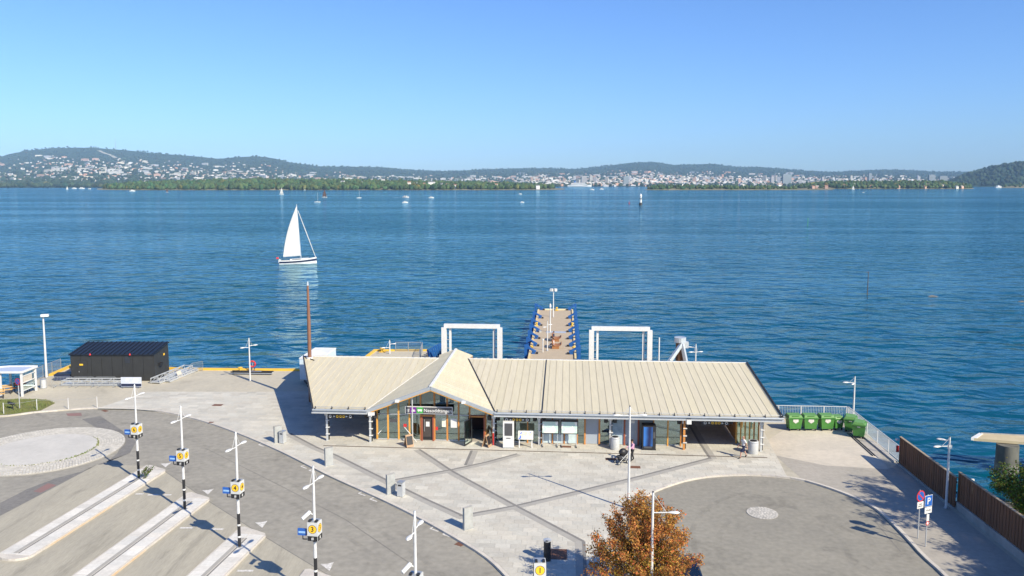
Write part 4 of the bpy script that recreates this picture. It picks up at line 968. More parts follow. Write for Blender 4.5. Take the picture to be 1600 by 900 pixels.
# ---- things standing along the front of the terminal
def on(px, py): return at(px, py, PZ)
p = bw(15.7, -.05); k = thing('kiosk_door_panel', 'white free-standing panel with a dark window before the terminal', 'panel', (p.x, p.y, PZ), BROT)
MB().box((0, 0, 1.08), (.86, .3, 2.16)).build('body', M['white'], k); MB().box((0, -.155, 1.52), (.62, .02, 1.0)).build('window', M['dark_sign'], k); MB().box((0, -.16, .82), (.34, .025, .05)).build('slot', M['black'], k); MB().box((0, -.155, .04), (.9, .02, .08)).build('base', M['galv'], k)
def print_mat(name, a, b_, c, sc):
    m, nt, bb, N, L = nodes(name); g = N('ShaderNodeTexCoord'); n = N('ShaderNodeTexNoise'); n.inputs['Scale'].default_value = sc; n.inputs['Detail'].default_value = 6; L(g.outputs['Object'], n.inputs[0])
    r_ = N('ShaderNodeValToRGB'); r_.color_ramp.interpolation = 'CONSTANT'; e = r_.color_ramp.elements; e[0].color = (*a, 1); e[1].position = .5; e[1].color = (*b_, 1); q = e.new(.6); q.color = (*c, 1)
    L(n.outputs[0], r_.inputs[0]); L(r_.outputs[0], bb.inputs['Base Color']); bb.inputs['Roughness'].default_value = .35; return m
p = bw(17.05, .1); k = thing('map_table', 'small white sloping map stand with yellow and blue print', 'map stand', (p.x, p.y, PZ), BROT)
MB().box((0, 0, 1.0), (1.2, .1, .68), M=Matrix.Rotation(R(-18), 3, 'X')).build('board', M['white'], k); o = MB().box((0, -.062, 1.0), (1.08, .012, .58), M=Matrix.Rotation(R(-18), 3, 'X')).build('map', print_mat('map_yellow', (.76, .76, .72), (.74, .68, .42), (.12, .2, .6), 1.8), k)
for s_ in (-.5, .5): MB().box((s_, 0, .36), (.08, .08, .72)).build('leg', M['white'], k)
for u, w_, nm in ((18.98, 'left', 1), (20.5, 'right', 2)):
    p = bw(u, .55); k = thing('map_board', 'large framed wall map on a wheeled stand, %s one of the two' % w_, 'map board', (p.x, p.y, PZ), BROT, 'framed maps before the terminal wall')
    MB().box((0, 0, 1.6), (1.38, .08, 1.12)).build('frame', M['black'], k); MB().box((0, -.045, 1.56), (1.24, .012, .92)).build('map', print_mat('map_pale_%d' % nm, (.74, .74, .68), (.5, .66, .6), (.8, .79, .74), 1.2), k)
    for s_ in (-.58, .58):
        MB().bar((s_, .05, .1), (s_, .05, 1.1), .05).build('leg', M['galv_light'], k); f = MB().bar((s_, -.3, .1), (s_, .35, .1), .05).build('foot', M['galv'], k)
        MB().tube([(s_ - .03, -.3, .06), (s_ + .03, -.3, .06)], .06, 10).build('wheel', M['rubber'], k)
p = bw(26.75, .55); k = thing('vending_machine', 'dark vending machine with a glowing blue front beside the brown door', 'vending machine', (p.x, p.y, PZ), BROT)
MB().box((0, 0, .98), (1.05, .85, 1.92)).build('cabinet', M['black'], k); MB().box((0, 0, .02), (1.1, .9, .06)).build('plinth', M['rubber'], k)
vm, nt, bb, N, L = nodes('vending_front'); g = N('ShaderNodeTexCoord'); sx = N('ShaderNodeSeparateXYZ'); L(g.outputs['Object'], sx.inputs[0]); wv = N('ShaderNodeTexWave'); wv.bands_direction = 'X'; wv.inputs['Scale'].default_value = .33; wv.inputs['Distortion'].default_value = 2.5; wv.inputs['Detail'].default_value = 4; L(g.outputs['Object'], wv.inputs[0])
rr = N('ShaderNodeValToRGB'); e = rr.color_ramp.elements; e[0].color = (.008, .015, .06, 1); e[1].color = (.03, .14, .42, 1); L(wv.outputs[0], rr.inputs[0]); L(rr.outputs[0], bb.inputs['Base Color']); L(rr.outputs[0], bb.inputs['Emission Color']); bb.inputs['Emission Strength'].default_value = .25; bb.inputs['Roughness'].default_value = .15
MB().box((-.08, -.432, 1.08), (.7, .02, 1.55)).build('front_panel', vm, k); MB().box((.39, -.432, 1.2), (.16, .02, .5)).build('keypad', M['dark_sign'], k); MB().box((-.08, -.44, .22), (.6, .02, .14)).build('tray', M['dark_sign'], k)
for u, lab in ((7.75, 'leaning brown sandwich board by the left entrance door'), (13.95, 'open brown sandwich board by the open entrance door')):
    p = bw(u, -.25 if u < 10 else .15); k = thing('sandwich_board', lab, 'sandwich board', (p.x, p.y, PZ), BROT + R(35 if u < 10 else 70), 'sandwich boards before the doors')
    for s_ in (-1, 1):
        MB().bar((0, s_ * .3, .02), (0, s_ * .03, .95), .6, .03).build('board', M['bench_wood'] if False else mat('plywood_board', (.42, .27, .16), .7, scale=3), k); MB().bar((0, s_ * .27, .2), (0, s_ * .08, .85), .5, .035).build('panel', M['black' if s_ < 0 else 'timber'], k)
p = bw(14.45, .55); k = thing('red_marker_post', 'short red and white marker post at the foot of the column', 'post', (p.x, p.y, PZ), 0); MB().box((0, 0, .5), (.12, .1, 1.0)).build('body', M['red'], k); MB().box((0, 0, 1.04), (.13, .11, .08)).build('cap', M['white'], k)
def round_bin(u, v, lab, r_=.32, h_=.95, lid=True):
    p = bw(u, v); k = thing('litter_bin', lab, 'litter bin', (p.x, p.y, PZ), 0)
    MB().tube([(0, 0, 0), (0, 0, .05), (0, 0, h_ - .08), (0, 0, h_)], [r_ * .94, r_, r_, r_ * .92], 20).build('body', M['litter'], k, smooth=True)
    if lid: MB().tube([(0, 0, h_), (0, 0, h_ + .01)], [r_ * .7, r_ * .68], 18).build('opening', M['black'], k); MB().tube([(0, 0, h_ - .12), (0, 0, h_ - .08)], r_ * 1.02, 20).build('rim', M['galv'], k)
    return k
round_bin(24.1, .2, 'tall grey round litter bin between the stroller and the column', .36, 1.0); round_bin(34.75, -.05, 'pale round litter bin behind the walking man', .4, 1.0)
# ================================================================== lamps and bus stop signs
LAMP_H = 6.75
def head_mesh(m='lamp'):
    """tear-drop lantern pointing along +X from the arm's end"""
    mb = MB(); n = 12; secs = [(-.04, .03, .025), (.04, .05, .04), (.16, .095, .07), (.33, .125, .08), (.46, .105, .07), (.54, .055, .04), (.57, .012, .012)]; o = len(mb.v)
    for x, ry, rz_ in secs:
        for k in range(n): a = 2 * math.pi * k / n; mb.v.append((x, ry * math.cos(a), rz_ * math.sin(a) * (1 if math.sin(a) > 0 else .45)))
    for i in range(len(secs) - 1):
        for k in range(n): mb.f.append([i * n + k, i * n + (k + 1) % n, (i + 1) * n + (k + 1) % n, (i + 1) * n + k]); mb.m.append(0)
    mb.f.append(list(range(n))); mb.m.append(0); return mb.mesh('lantern', M[m], True)
HEAD = head_mesh()
LENS = MB().ellipsoid((.3, 0, -.037), (.17, .085, .016), 10, 4).mesh('lens', mat('lamp_lens', (.6, .62, .62), .2))
def arm_to(root, z, ang, L, head=True, stay=True, r_=.028, top=LAMP_H):
    d = Vector((math.cos(ang), math.sin(ang), 0))
    a = MB().tube([(0, 0, z), d * L + Vector((0, 0, z + .02))], r_, 8).build('arm', M['lamp'], root, smooth=True)
    if head:
        h = link('lantern', HEAD, root, (d.x * L, d.y * L, z + .02), ang); link('lens', LENS, h)
    if stay: MB().tube([(0, 0, top - .05), d * (L * .9) + Vector((0, 0, z + .04))], .01, 5).build('stay_wire', M['lamp'], root)
def lamp_post(name, label, loc, arms, H=LAMP_H, striped=False, group=None, r0=.085, r1=.055, rz=0.0):
    t = thing(name, label, 'lamp post', loc, rz, group)
    b0 = 2.0 if striped else 0.0
    p = MB().tube([(0, 0, b0), (0, 0, H * .6), (0, 0, H)], [r0, (r0 + r1) / 2, r1], 12).build('post', M['lamp'], t, smooth=True)
    if striped:
        MB().tube([(0, 0, 0), (0, 0, 2.0)], r0 + .004, 12).build('black_sleeve', M['black'], t, smooth=True)
        for z in (.62, 1.32): MB().tube([(0, 0, z - .05), (0, 0, z + .05)], r0 + .01, 12).build('white_band', M['white'], t)
    MB().tube([(0, 0, 0), (0, 0, .04)], .17, 12).build('base_plate', M['galv'], t)
    MB().tube([(0, 0, H), (0, 0, H + .05)], [r1 * 1.1, r1 * .5], 10).build('cap', M['black' if not striped else 'galv'], t)
    for z, ang, L in arms: arm_to(t, z, ang, L, top=H)
    return t
def disc(mb, c, r_, nrm, n=22):
    q = Vector(nrm).to_track_quat('Z', 'Y'); c = Vector(c); mb.add([c + q @ Vector((r_ * math.cos(2 * math.pi * k / n), r_ * math.sin(2 * math.pi * k / n), 0)) for k in range(n)], [list(range(n))])
def stop_sign(t, num, z=3.46, w_=.55, h_=.95, rot=R(-10), plate=True, camera=False):
    """four-sided stop number box round the post"""
    def loc_(x, y, zz): return (x * math.cos(rot) - y * math.sin(rot), x * math.sin(rot) + y * math.cos(rot), zz)
    B = MB().box((0, 0, z), (w_, w_, h_), rot).build('stop_sign', M['sign_grey'], t)
    for k in range(4):
        a = rot + k * math.pi / 2; nrm = Vector((math.sin(a), -math.cos(a), 0)); sd = Vector((math.cos(a), math.sin(a), 0)); c = nrm * (w_ / 2)
        m = MB(); disc(m, c + nrm * .004 + Vector((0, 0, z + .14)), .225, nrm); m.build('disc_rim', M['black'], B)
        m = MB(); disc(m, c + nrm * .008 + Vector((0, 0, z + .14)), .203, nrm); m.build('yellow_disc', M['yellow_sign'], B)
        o = letters('stop_number', num, .36, M['black'], B, c + nrm * .013 + Vector((0, 0, z + .135)), a)
        m = MB(); m.box(c + nrm * .004 + Vector((0, 0, z - .34)), (w_ * .94, .012, .25), a); m.build('black_strip', M['black'], B)
        letters('hash_mark', '#', .22, M['white'], B, c + nrm * .016 + Vector((0, 0, z - .34)), a)
    MB().box((0, 0, z + h_ / 2 + .02), (w_ * .85, w_ * .85, .03), rot).build('top_plate', M['galv'], B)
    m = MB()
    for s_ in (-1, 1): m.box(loc_(s_ * .17, -.15, z + h_ / 2 + .07), (.12, .2, .08), rot)
    m.build('spikes', M['black'], B)
    MB().tube([(0, 0, z - h_ / 2 - .12), (0, 0, z - h_ / 2)], [.11, .14], 10).build('collar', M['black'], B)
    if plate:
        q = loc_(-.62, -.1, z - .1); MB().box(q, (.46, .1, .34), rot).build('display', M['blue_sign'], t); MB().box(loc_(-.62, -.155, z - .1), (.36, .01, .1), rot).build('display_text', mat('display_glow', (.3, .5, .75), .3), t)
        MB().bar(loc_(-.62, -.05, z - .27), loc_(-.62, -.05, z - .5), .04).bar(loc_(-.62, -.05, z - .5), loc_(-.1, 0, z - .5), .04).build('display_bracket', M['black'], t)
    if camera:
        m = MB(); m.tube([loc_(-.45, -.45, z + .72), loc_(-.2, -.05, z + .95)], [.09, .1], 10); m.bar(loc_(-.2, -.05, z + .88), (0, 0, z + .8), .05); m.build('camera', M['white'], t)
A1 = R(72)
stops = [((-26.52, 56.4), '6', 'tall striped lamp post with stop sign 6 beside the shrub'), ((-21.03, 50.81), '5', 'tall striped lamp post with stop sign 5, second from the roundabout'), ((-15.7, 45.34), '4', 'tall striped lamp post with stop sign 4 between signs 5 and 3'), ((-9.95, 39.75), '3', 'tall striped lamp post with stop sign 3 and a white camera')]
for k, ((x, y), n, lab) in enumerate(stops):
    t = lamp_post('bus_stop_lamp', lab, (x, y, .14), [(5.95, A1, .38), (5.9, A1 + math.pi, .38)], striped=True, group='numbered lamp posts of the bus islands')
    stop_sign(t, n, camera=(n == '3'))
t = lamp_post('bus_stop_lamp', 'lamp post without a visible sign, nearest one left of the plaza kerb', (-4.2, 34.1, .14), [(5.95, R(76), .38), (5.85, R(256), .38)], striped=True, group='numbered lamp posts of the bus islands')
stop_sign(t, '2', camera=True)
t = thing('bus_stop_sign', 'grey stop sign box with a yellow number 1 in the tree shadow', 'bus stop sign', (1.27, 36.0, PZ), 0); MB().tube([(0, 0, 0), (0, 0, 3.6)], .07, 10).build('post', M['lamp'], t, smooth=True); stop_sign(t, '1', elev(887, 36.0) - .14 - PZ, rot=R(2), plate=False)
def height_at(px, py, base): return elev(py, base.y) - base.z
# other lamp posts
p = at(982, 795, PZ); lamp_post('street_lamp', 'slim white lamp post with two opposite arms in the middle of the plaza', p, [(6.15, R(2), .55), (6.15, R(182), .55)])
lamp_post('street_lamp', 'white lamp post with one short arm standing in the autumn tree', (6.75, 37.9, PZ), [(elev(801, 37.9) - PZ, R(-3), .72)], H=elev(769, 37.9) - PZ)
p = at(1335, 676, PZ); lamp_post('street_lamp', 'white lamp post behind the green bins by the water', (30.25, 70.9, PZ), [(elev(598, 70.9) - PZ, R(180), .5), (elev(599, 70.9) - PZ, R(230), .2)], H=elev(588, 70.9) - PZ)
p = at(1478, 794, PZ); t = lamp_post('street_lamp', 'white lamp post with two left-hand arms before the wooden fence', p, [(elev(697, p.y) - PZ, R(192), .6), (elev(689, p.y) - PZ, R(150), .2)], H=elev(683, p.y) - PZ); MB().box((.02, 0, elev(698, p.y) - PZ), (.2, .2, .25)).build('junction_box', M['lamp'], t)
p = at(391, 595, PZ); lamp_post('street_lamp', 'white lamp post with two arms on the empty quay left of the terminal', p, [(3.75, R(35), .35), (3.6, R(215), .4)], H=elev(528, p.y) - PZ)
p = at(73, 590, PZ); t = lamp_post('flood_lamp', 'tall white floodlight mast on the quay corner by the shelter', (-50.2, p.y, PZ), [], H=elev(494, p.y) - PZ, r0=.13, r1=.08)
h_ = elev(494, p.y) - PZ; MB().box((.25, -.1, h_ + .1), (.75, .4, .25), R(20)).build('floodlight', M['white'], t)
t = lamp_post('street_lamp', 'white lamp post on the back jetty behind the terminal roof', (-15.1, 99.6, 0), [(elev(538, 99.6), R(20), .25), (elev(543, 99.6), R(200), .5)], H=elev(531, 99.6))
t = lamp_post('street_lamp', 'white lamp post with several lanterns right of the rusty dolphin', (19.6, 86, PZ), [(elev(545, 86), R(160), .35), (elev(552, 86), R(10), .25), (elev(552, 86), R(190), .25)], H=elev(539, 86))
t = thing('thin_pole', 'thin white pole between the right gantry and the dolphin', 'pole', (15.9, 87.2, PZ)); MB().tube([(0, 0, 0), (0, 0, elev(529, 87.2))], .07, 8).build('shaft', M['white'], t); MB().tube([(0, 0, 0), (0, 0, .1)], .18, 10).build('base', M['galv'], t)
# lamps on the pier
t = lamp_post('pier_lamp', 'white mast with two floodlights near the far end of the pier', (6.5, 127.5, 0), [], H=elev(452, 127.5), r0=.1, r1=.07)
for s_ in (-1, 1): MB().box((s_ * .3, 0, elev(453, 127.5)), (.4, .45, .4), s_ * .4).build('floodlight', M['white'], t)
t = lamp_post('pier_lamp', 'thin white post with a small lantern midway along the pier', (5.4, 114.5, 0), [], H=elev(474, 114.5), r0=.09, r1=.06); MB().tube([(0, 0, elev(480, 114.5)), (0, 0, elev(475, 114.5))], [.16, .1], 8).build('lantern', M['white'], t)
t = lamp_post('pier_lamp', 'white lamp post on the pier beside the benches', (4.45, 101.5, 0), [(elev(508, 101.5), R(30), .15), (elev(511, 101.5), R(210), .15)], H=elev(501, 101.5), r0=.08, r1=.05)
t = thing('pier_post', 'short white post on the pier in front of the seated pair', 'post', (3.85, 100.6, 0)); MB().tube([(0, 0, 0), (0, 0, 1.5)], .06, 8).build('shaft', M['white'], t); MB().tube([(0, 0, 1.5), (0, 0, 1.7)], [.12, .1], 8).build('cap', M['white'], t)

# ---- road signs
def sign_pole(t, h_, r_=.035): return MB().tube([(0, 0, 0), (0, 0, h_)], r_, 8).build('pole', M['galv_light'], t)
NS_BLUE, NS_RED = M['blue_sign'], M['red']
def no_stop(t, z, r_, rz=0.0, y=-.05):
    f = Vector((math.sin(rz), -math.cos(rz), 0)); c = Vector((0, 0, z)) + f * .05
    m = MB(); m.tube([c, c + f * .015], r_, 24); S = m.build('round_sign', NS_RED, t)
    m = MB(); disc(m, c + f * .018, r_ * .8, f); m.build('blue_field', NS_BLUE, S)
    sd = Vector((math.cos(rz), math.sin(rz), 0)); m = MB(); m.bar(c + f * .02 - sd * r_ * .55 + Vector((0, 0, r_ * .55)), c + f * .02 + sd * r_ * .55 - Vector((0, 0, r_ * .55)), .006, r_ * .22); m.build('red_bar', NS_RED, S)
p = at(1434, 841, PZ); t = thing('no_stopping_sign', 'round blue and red no stopping sign with white plate by the kerb', 'road sign', p, R(25)); sign_pole(t, 2.95); no_stop(t, 2.6, .34); MB().box((0, -.05, 2.05), (.52, .02, .4)).build('plate', M['white'], t); letters('plate_text', 'Hele\nplassen', .12, M['black'], t, (0, -.062, 2.05))
p = at(1446, 854, PZ); t = thing('parking_sign', 'square blue parking sign with P and plates by the kerb', 'road sign', p, R(25)); sign_pole(t, 3.1); S = MB().box((0, -.05, 2.75), (.58, .02, .62)).build('sign_plate', M['blue_sign'], t); MB().box((0, -.046, 2.75), (.62, .018, .66)).build('white_edge', M['white'], S); letters('letter', 'P', .56, M['white'], S, (0, -.064, 2.73))
MB().box((0, -.05, 2.2), (.58, .02, .36)).build('plate', M['white'], t); letters('plate_text', '10 min', .14, M['black'], t, (0, -.062, 2.2)); MB().box((0, -.05, 1.75), (.2, .02, .4)).build('plate', M['white'], t); m = MB(); disc(m, (0, -.055, 1.42), .13, (0, -1, 0)); m.build('red_disc', M['red'], t); m = MB(); disc(m, (0, -.058, 1.42), .08, (0, -1, 0)); m.build('white_disc', M['white'], t)
p = at(31, 640, PZ); t = thing('no_stopping_sign', 'small round no stopping sign on a thin pole before the shelter', 'road sign', p, R(-20)); sign_pole(t, 2.9, .04); no_stop(t, 2.65, .32)

# ---- stone screens with litter bins along the kerb
def screen(px, py, lab, w_=.62, d_=.18, h_=1.35, rz=R(-52)):
    p = at(px, py, PZ); t = thing('stone_screen', lab, 'stone screen', p, rz, 'stone screens along the plaza kerb')
    MB().box((0, 0, h_ / 2), (d_, w_, h_)).build('slab', M['slabstone'], t); MB().box((0, 0, .02), (d_ + .08, w_ + .08, .04)).build('foot', M['galv'], t); MB().box((0, 0, h_ + .01), (d_ + .02, w_ + .02, .025)).build('cap', M['concrete'], t)
    a = MB().box((p.x - .75, p.y + .75, PZ + .002), (2.4, 1.3, .012), R(-45)); 
    return t
screen(434.5, 691, 'stone screen with a bin, farthest left on the plaza kerb'); screen(514, 727, 'stone screen standing alone, second from the left'); screen(610.5, 771, 'stone screen with a bin beside it, third from the left'); screen(731, 826, 'stone screen standing alone, nearest the round kerb')
def square_bin(px, py, lab, rz):
    p = at(px, py, PZ); t = thing('litter_bin', lab, 'litter bin', p, rz)
    MB().box((0, 0, .5), (.4, .42, .94)).build('body', M['galv_light'], t); MB().box((0, 0, .99), (.44, .46, .05)).build('lid', M['galv'], t); MB().box((0, -.212, .8), (.24, .012, .1)).build('opening', M['black'], t); MB().box((0, 0, .015), (.34, .36, .03)).build('foot', M['black'], t)
square_bin(442, 692, 'small steel bin beside the leftmost stone screen', R(-20)); square_bin(627, 775, 'small steel bin beside the third stone screen', R(-20))
p = at(855, 876, PZ); t = thing('litter_bin', 'black round bin with a shiny lid beside the brown cover plate', 'litter bin', p); MB().tube([(0, 0, 0), (0, 0, 1.15)], .2, 18).build('body', M['black'], t, smooth=True); MB().tube([(0, 0, 1.15), (0, 0, 1.22), (0, 0, 1.25)], [.22, .22, .16], 18).build('lid', M['galv_light'], t, smooth=True); MB().box((-.03, -.17, 1.22), (.14, .1, .05)).build('opening', M['black'], t); MB().tube([(0, 0, 0), (0, 0, .04)], .23, 18).build('foot', M['galv'], t)
# paving cover with a cast pattern in the turning circle
p = at(1191, 802); t = thing('manhole_cover', 'large round pale cover set in the turning circle', 'manhole cover', (p.x, p.y, .006)); MB().tube([(0, 0, 0), (0, 0, .02)], .98, 40).build('frame', M['concrete'], t); m = MB(); cols = []
for k, rr_ in enumerate((.0, .2, .38, .56, .74, .9)):
    n = max(1, int(2 * math.pi * rr_ / .19))
    for j in range(n): a = 2 * math.pi * j / n + k * .3; m.box((rr_ * math.cos(a), rr_ * math.sin(a), .02), (.13, .14, .03), a); q_ = random.gauss(1, .12); cols += [(q_, q_, q_)] * 6
me = m.mesh('cobble_inlay', M['cobble']); tint(me, cols); tag(link('cobble_inlay', me, t), kind='stuff')
p = at(420, 0, 0) if False else None

# ================================================================== left quay: shed, gangways, barriers, shelter
Sx0, Sx1, Sy0, Sy1 = -46.75, -37.95, 85.3, 89.0
t = thing('transformer_shed', 'black metal clad shed with a sloping seamed roof on the left quay', 'shed', ((Sx0 + Sx1) / 2, (Sy0 + Sy1) / 2, PZ)); W, Dp = Sx1 - Sx0, Sy1 - Sy0
h0, h1 = 2.78, 3.35
core = MB().add([(-W / 2, -Dp / 2, 0), (W / 2, -Dp / 2, 0), (W / 2, Dp / 2, 0), (-W / 2, Dp / 2, 0), (-W / 2, -Dp / 2, h0), (W / 2, -Dp / 2, h0), (W / 2, Dp / 2, h1), (-W / 2, Dp / 2, h1)], [(3, 2, 1, 0), (4, 5, 6, 7), (0, 1, 5, 4), (1, 2, 6, 5), (2, 3, 7, 6), (3, 0, 4, 7)]); core = core.build('wall', M['charcoal'], t)
n = 8
for k in range(n):
    a = -W / 2 + W * k / n; MB().box((a + W / n / 2, -Dp / 2 - .02, 1.38), (W / n - .03, .04, 2.7)).build('cladding_panel', M['charcoal'], core)
for k in range(3):
    a = -Dp / 2 + Dp * k / 3; MB().box((W / 2 + .02, a + Dp / 6, 1.45), (.04, Dp / 3 - .03, 2.7)).build('cladding_panel', M['charcoal'], core)
def rz_(y): return h0 + (y + Dp / 2) / Dp * (h1 - h0) + .05
rf = MB(); 
slabpoly(rf, [(-W / 2 - .15, -Dp / 2 - .15), (W / 2 + .1, -Dp / 2 - .15), (W / 2 + .1, Dp / 2 + .1), (-W / 2 - .15, Dp / 2 + .1)], lambda x, y: rz_(y) + .06, .12); rf = rf.build('roof', M['charcoal_roof'], t)
for k in range(18):
    x = -W / 2 + .1 + k * (W - .2) / 17; MB().bar((x, -Dp / 2 - .15, rz_(-Dp / 2 - .15) + .09), (x, Dp / 2 + .1, rz_(Dp / 2 + .1) + .09), .05, .07).build('roof_seam', M['charcoal_roof'], rf)
MB().box((-3.15, -Dp / 2 - .05, 1.1), (1.05, .05, 2.1)).build('door', M['charcoal'], t); MB().box((-3.25, -Dp / 2 - .085, 1.75), (.38, .01, .17)).build('warning_sign', M['yellow_sign'], t); MB().box((-3.5, -Dp / 2 - .09, 1.0), (.06, .05, .12)).build('handle', M['galv'], t)
MB().box((1.65, -Dp / 2 - .05, 2.3), (.55, .05, .75)).build('vent', mat('vent_grey', (.03, .035, .045), .5), t); MB().box((1.75, -Dp / 2 - .045, 1.3), (.65, .03, 1.1)).build('hatch', M['charcoal'], t)
for x in (-2.2, 2.0): m = MB(); m.tube([(x, -Dp / 2 - .2, h0 + .02), (x, -Dp / 2 - .2, h0 + .2)], [.1, .05], 8); m.build('alarm_lamp', M['red'], t)
MB().box((W / 2 + .07, .6, 2.35), (.02, .3, .22)).build('warning_sign', M['yellow_sign'], t); MB().box((W / 2 + .2, -.6, 1.55), (.3, .6, .25)).build('vent_hood', M['black'], t)
# aluminium gangways lying round the shed
def gangway(a, b_, lab, w_=1.0, h_=.55):
    a = Vector(a); b_ = Vector(b_); d = b_ - a; L = d.length; t = thing('gangway', lab, 'gangway', a, math.atan2(d.y, d.x), 'aluminium gangways laid by the shed')
    MB().box((L / 2, 0, .14), (L, w_, .08)).build('deck', M['galv_light'], t)
    for s_ in (-1, 1):
        m = MB(); m.bar((0, s_ * w_ / 2, h_), (L, s_ * w_ / 2, h_), .09); m.bar((0, s_ * w_ / 2, .1), (L, s_ * w_ / 2, .1), .09, .16); n = int(L / 1.1)
        for k in range(n + 1):
            x = L * k / n; m.bar((x, s_ * w_ / 2, .1), (x, s_ * w_ / 2, h_), .06)
            if k < n: m.bar((x, s_ * w_ / 2, .1), (x + L / n, s_ * w_ / 2, h_), .045)
        m.build('side_truss', M['galv_light'], t)
    m = MB(); [m.bar((L * q, -w_ / 2, h_ + .02), (L * q, w_ / 2, h_ + .02), .06) for q in (.02, .33, .66, .98)]; m.build('cross_bar', M['galv_light'], t)
    return t
gangway((-46.6, 83.6, PZ), (-39.2, 83.6, PZ), 'pale aluminium gangway lying along the front of the black shed')
gangway((-37.3, 84.0, PZ), (-36.3, 90.3, PZ), 'pale aluminium gangway lying along the right side of the black shed')
gangway((-36.3, 84.6, PZ), (-35.4, 90.0, PZ), 'narrow aluminium gangway, outermost right of the black shed', .6, .35)
# crowd barriers
def barrier(loc, rz, lab, L=2.1, grp='crowd control barriers on the quay'):
    t = thing('crowd_barrier', lab, 'barrier', loc, rz, grp)
    m = MB(); m.tube([(-L / 2, 0, .12), (-L / 2, 0, 1.0), (-L / 2 + .1, 0, 1.08), (L / 2 - .1, 0, 1.08), (L / 2, 0, 1.0), (L / 2, 0, .12)], .02, 6); m.tube([(-L / 2, 0, .2), (L / 2, 0, .2)], .02, 6); m.build('frame', M['galv'], t)
    for k in range(1, 14): MB().tube([(-L / 2 + L * k / 14, 0, .2), (-L / 2 + L * k / 14, 0, 1.08)], .009, 5).build('bar', M['galv'], t)
    for s_ in (-1, 1): MB().bar((s_ * L * .38, -.3, .03), (s_ * L * .38, .3, .03), .04, .03).bar((s_ * L * .38, 0, .03), (s_ * L * .38, 0, .2), .03).build('foot', M['galv'], t)
for k, w_ in enumerate(('leftmost, at the shed corner', 'second from the left before the shed', 'third from the left before the shed')): barrier((-46.2 + k * 2.25, 82.5, PZ), 0, 'steel crowd barrier ' + w_)
t = thing('banner_barrier', 'crowd barrier covered with a white and navy banner before the shed', 'barrier', (-39.0, 82.3, PZ), 0); m = MB(); m.tube([(-1.05, 0, .1), (-1.05, 0, 1.1), (1.05, 0, 1.1), (1.05, 0, .1)], .02, 6); m.build('frame', M['galv'], t); MB().box((0, -.03, .62), (2.1, .015, .98)).build('banner', print_mat('banner_print', (.5, .54, .62), (.56, .58, .64), (.05, .08, .2), .9), t); MB().box((0, -.042, .3), (2.06, .012, .26)).build('banner_stripe', M['navy'], t); [MB().bar((s_, -.3, .03), (s_, .3, .03), .05, .04).build('foot', M['galv'], t) for s_ in (-.8, .8)]
barrier((-35.0, 89.4, PZ), R(60), 'steel crowd barrier standing alone at the quay edge right of the shed', 1.6)
m = thing('leaning_sheet', 'beige board leaning on the gangway right of the shed', 'board', (-35.9, 86.6, PZ), R(80)); MB().bar((0, -.25, .1), (0, .05, .75), .8, .04).build('sheet', M['quay_pale'], m); MB().bar((0, -.3, .02), (0, .3, .02), .8, .05).build('foot', M['deck_wood'], m)
# blue tarpaulin box behind left corner
t = thing('blue_crate', 'low dark blue crate half hidden at the left corner of the shed', 'crate', (-47.9, 86.0, PZ), R(10)); MB().box((0, 0, .3), (1.6, 1.2, .6)).build('body', mat('navy_tarp', (.02, .035, .09), .6), t); MB().box((0, 0, .62), (1.7, 1.3, .05)).build('lid', M['black'], t)
# quay fence by the shelter
def mesh_fence(name, a, b_, lab, h_=1.15, step=1.9, m='galv', bars=True, gap=.12):
    a = Vector(a); b_ = Vector(b_); d = b_ - a; L = d.length; t = thing(name, lab, 'fence', a, math.atan2(d.y, d.x)); n = max(1, round(L / step))
    pm_ = MB().box((0, 0, h_ / 2), (.06, .06, h_)).mesh('post', M[m])
    for k in range(n + 1): link('post', pm_, t, (L * k / n, 0, 0))
    MB().bar((0, 0, h_), (L, 0, h_), .05).build('top_rail', M[m], t); MB().bar((0, 0, .12), (L, 0, .12), .04).build('bottom_rail', M[m], t)
    if bars:
        bm_ = MB().box((0, 0, (h_ + .12) / 2), (.016, .016, h_ - .12)).mesh('bar', M[m]); k = 0; nb_ = min(290, int(L / gap))
        for k in range(nb_): link('bar', bm_, t, (L * (k + .5) / nb_, 0, 0))
    return t
mesh_fence('quay_fence', (-50.6, 83.2, PZ), (-50.55, 90.2, PZ), 'grey mesh fence on the quay edge behind the tall floodlight mast', 1.3)
mesh_fence('quay_fence', (-51.3, 73.5, PZ), (-51.2, 79.0, PZ), 'grey fence on the quay edge behind the wooden benches', 1.2)
t = thing('lifebuoy_box', 'purple and red lifebuoy stand at the quay corner', 'lifebuoy', (-49.2, 90.6, PZ)); m = MB()
for k in range(16):
    a0, a1 = 2 * math.pi * k / 16, 2 * math.pi * (k + 1) / 16; m.tube([(.3 * math.cos(a0), 0, .6 + .3 * math.sin(a0)), (.3 * math.cos(a1), 0, .6 + .3 * math.sin(a1))], .09, 6)
m.build('ring', M['red'], t); MB().box((0, .15, .5), (.9, .12, 1.0)).build('board', mat('purple_board', (.12, .03, .16), .6), t)
def bollard(loc, lab, s_=1.0, grp='yellow mooring bollards'):
    t = thing('mooring_bollard', lab, 'bollard', loc, 0, grp); MB().tube([(0, 0, 0), (0, 0, .08), (0, 0, .1), (0, 0, .38), (0, 0, .42), (0, 0, .52), (0, 0, .56)], [.3 * s_, .3 * s_, .17 * s_, .16 * s_, .28 * s_, .28 * s_, .12 * s_], 14).build('body', M['yellow'], t, smooth=True); m = MB(); m.box((0, 0, .03), (.7 * s_, .7 * s_, .06)); m.build('base', M['yellow'], t); return t
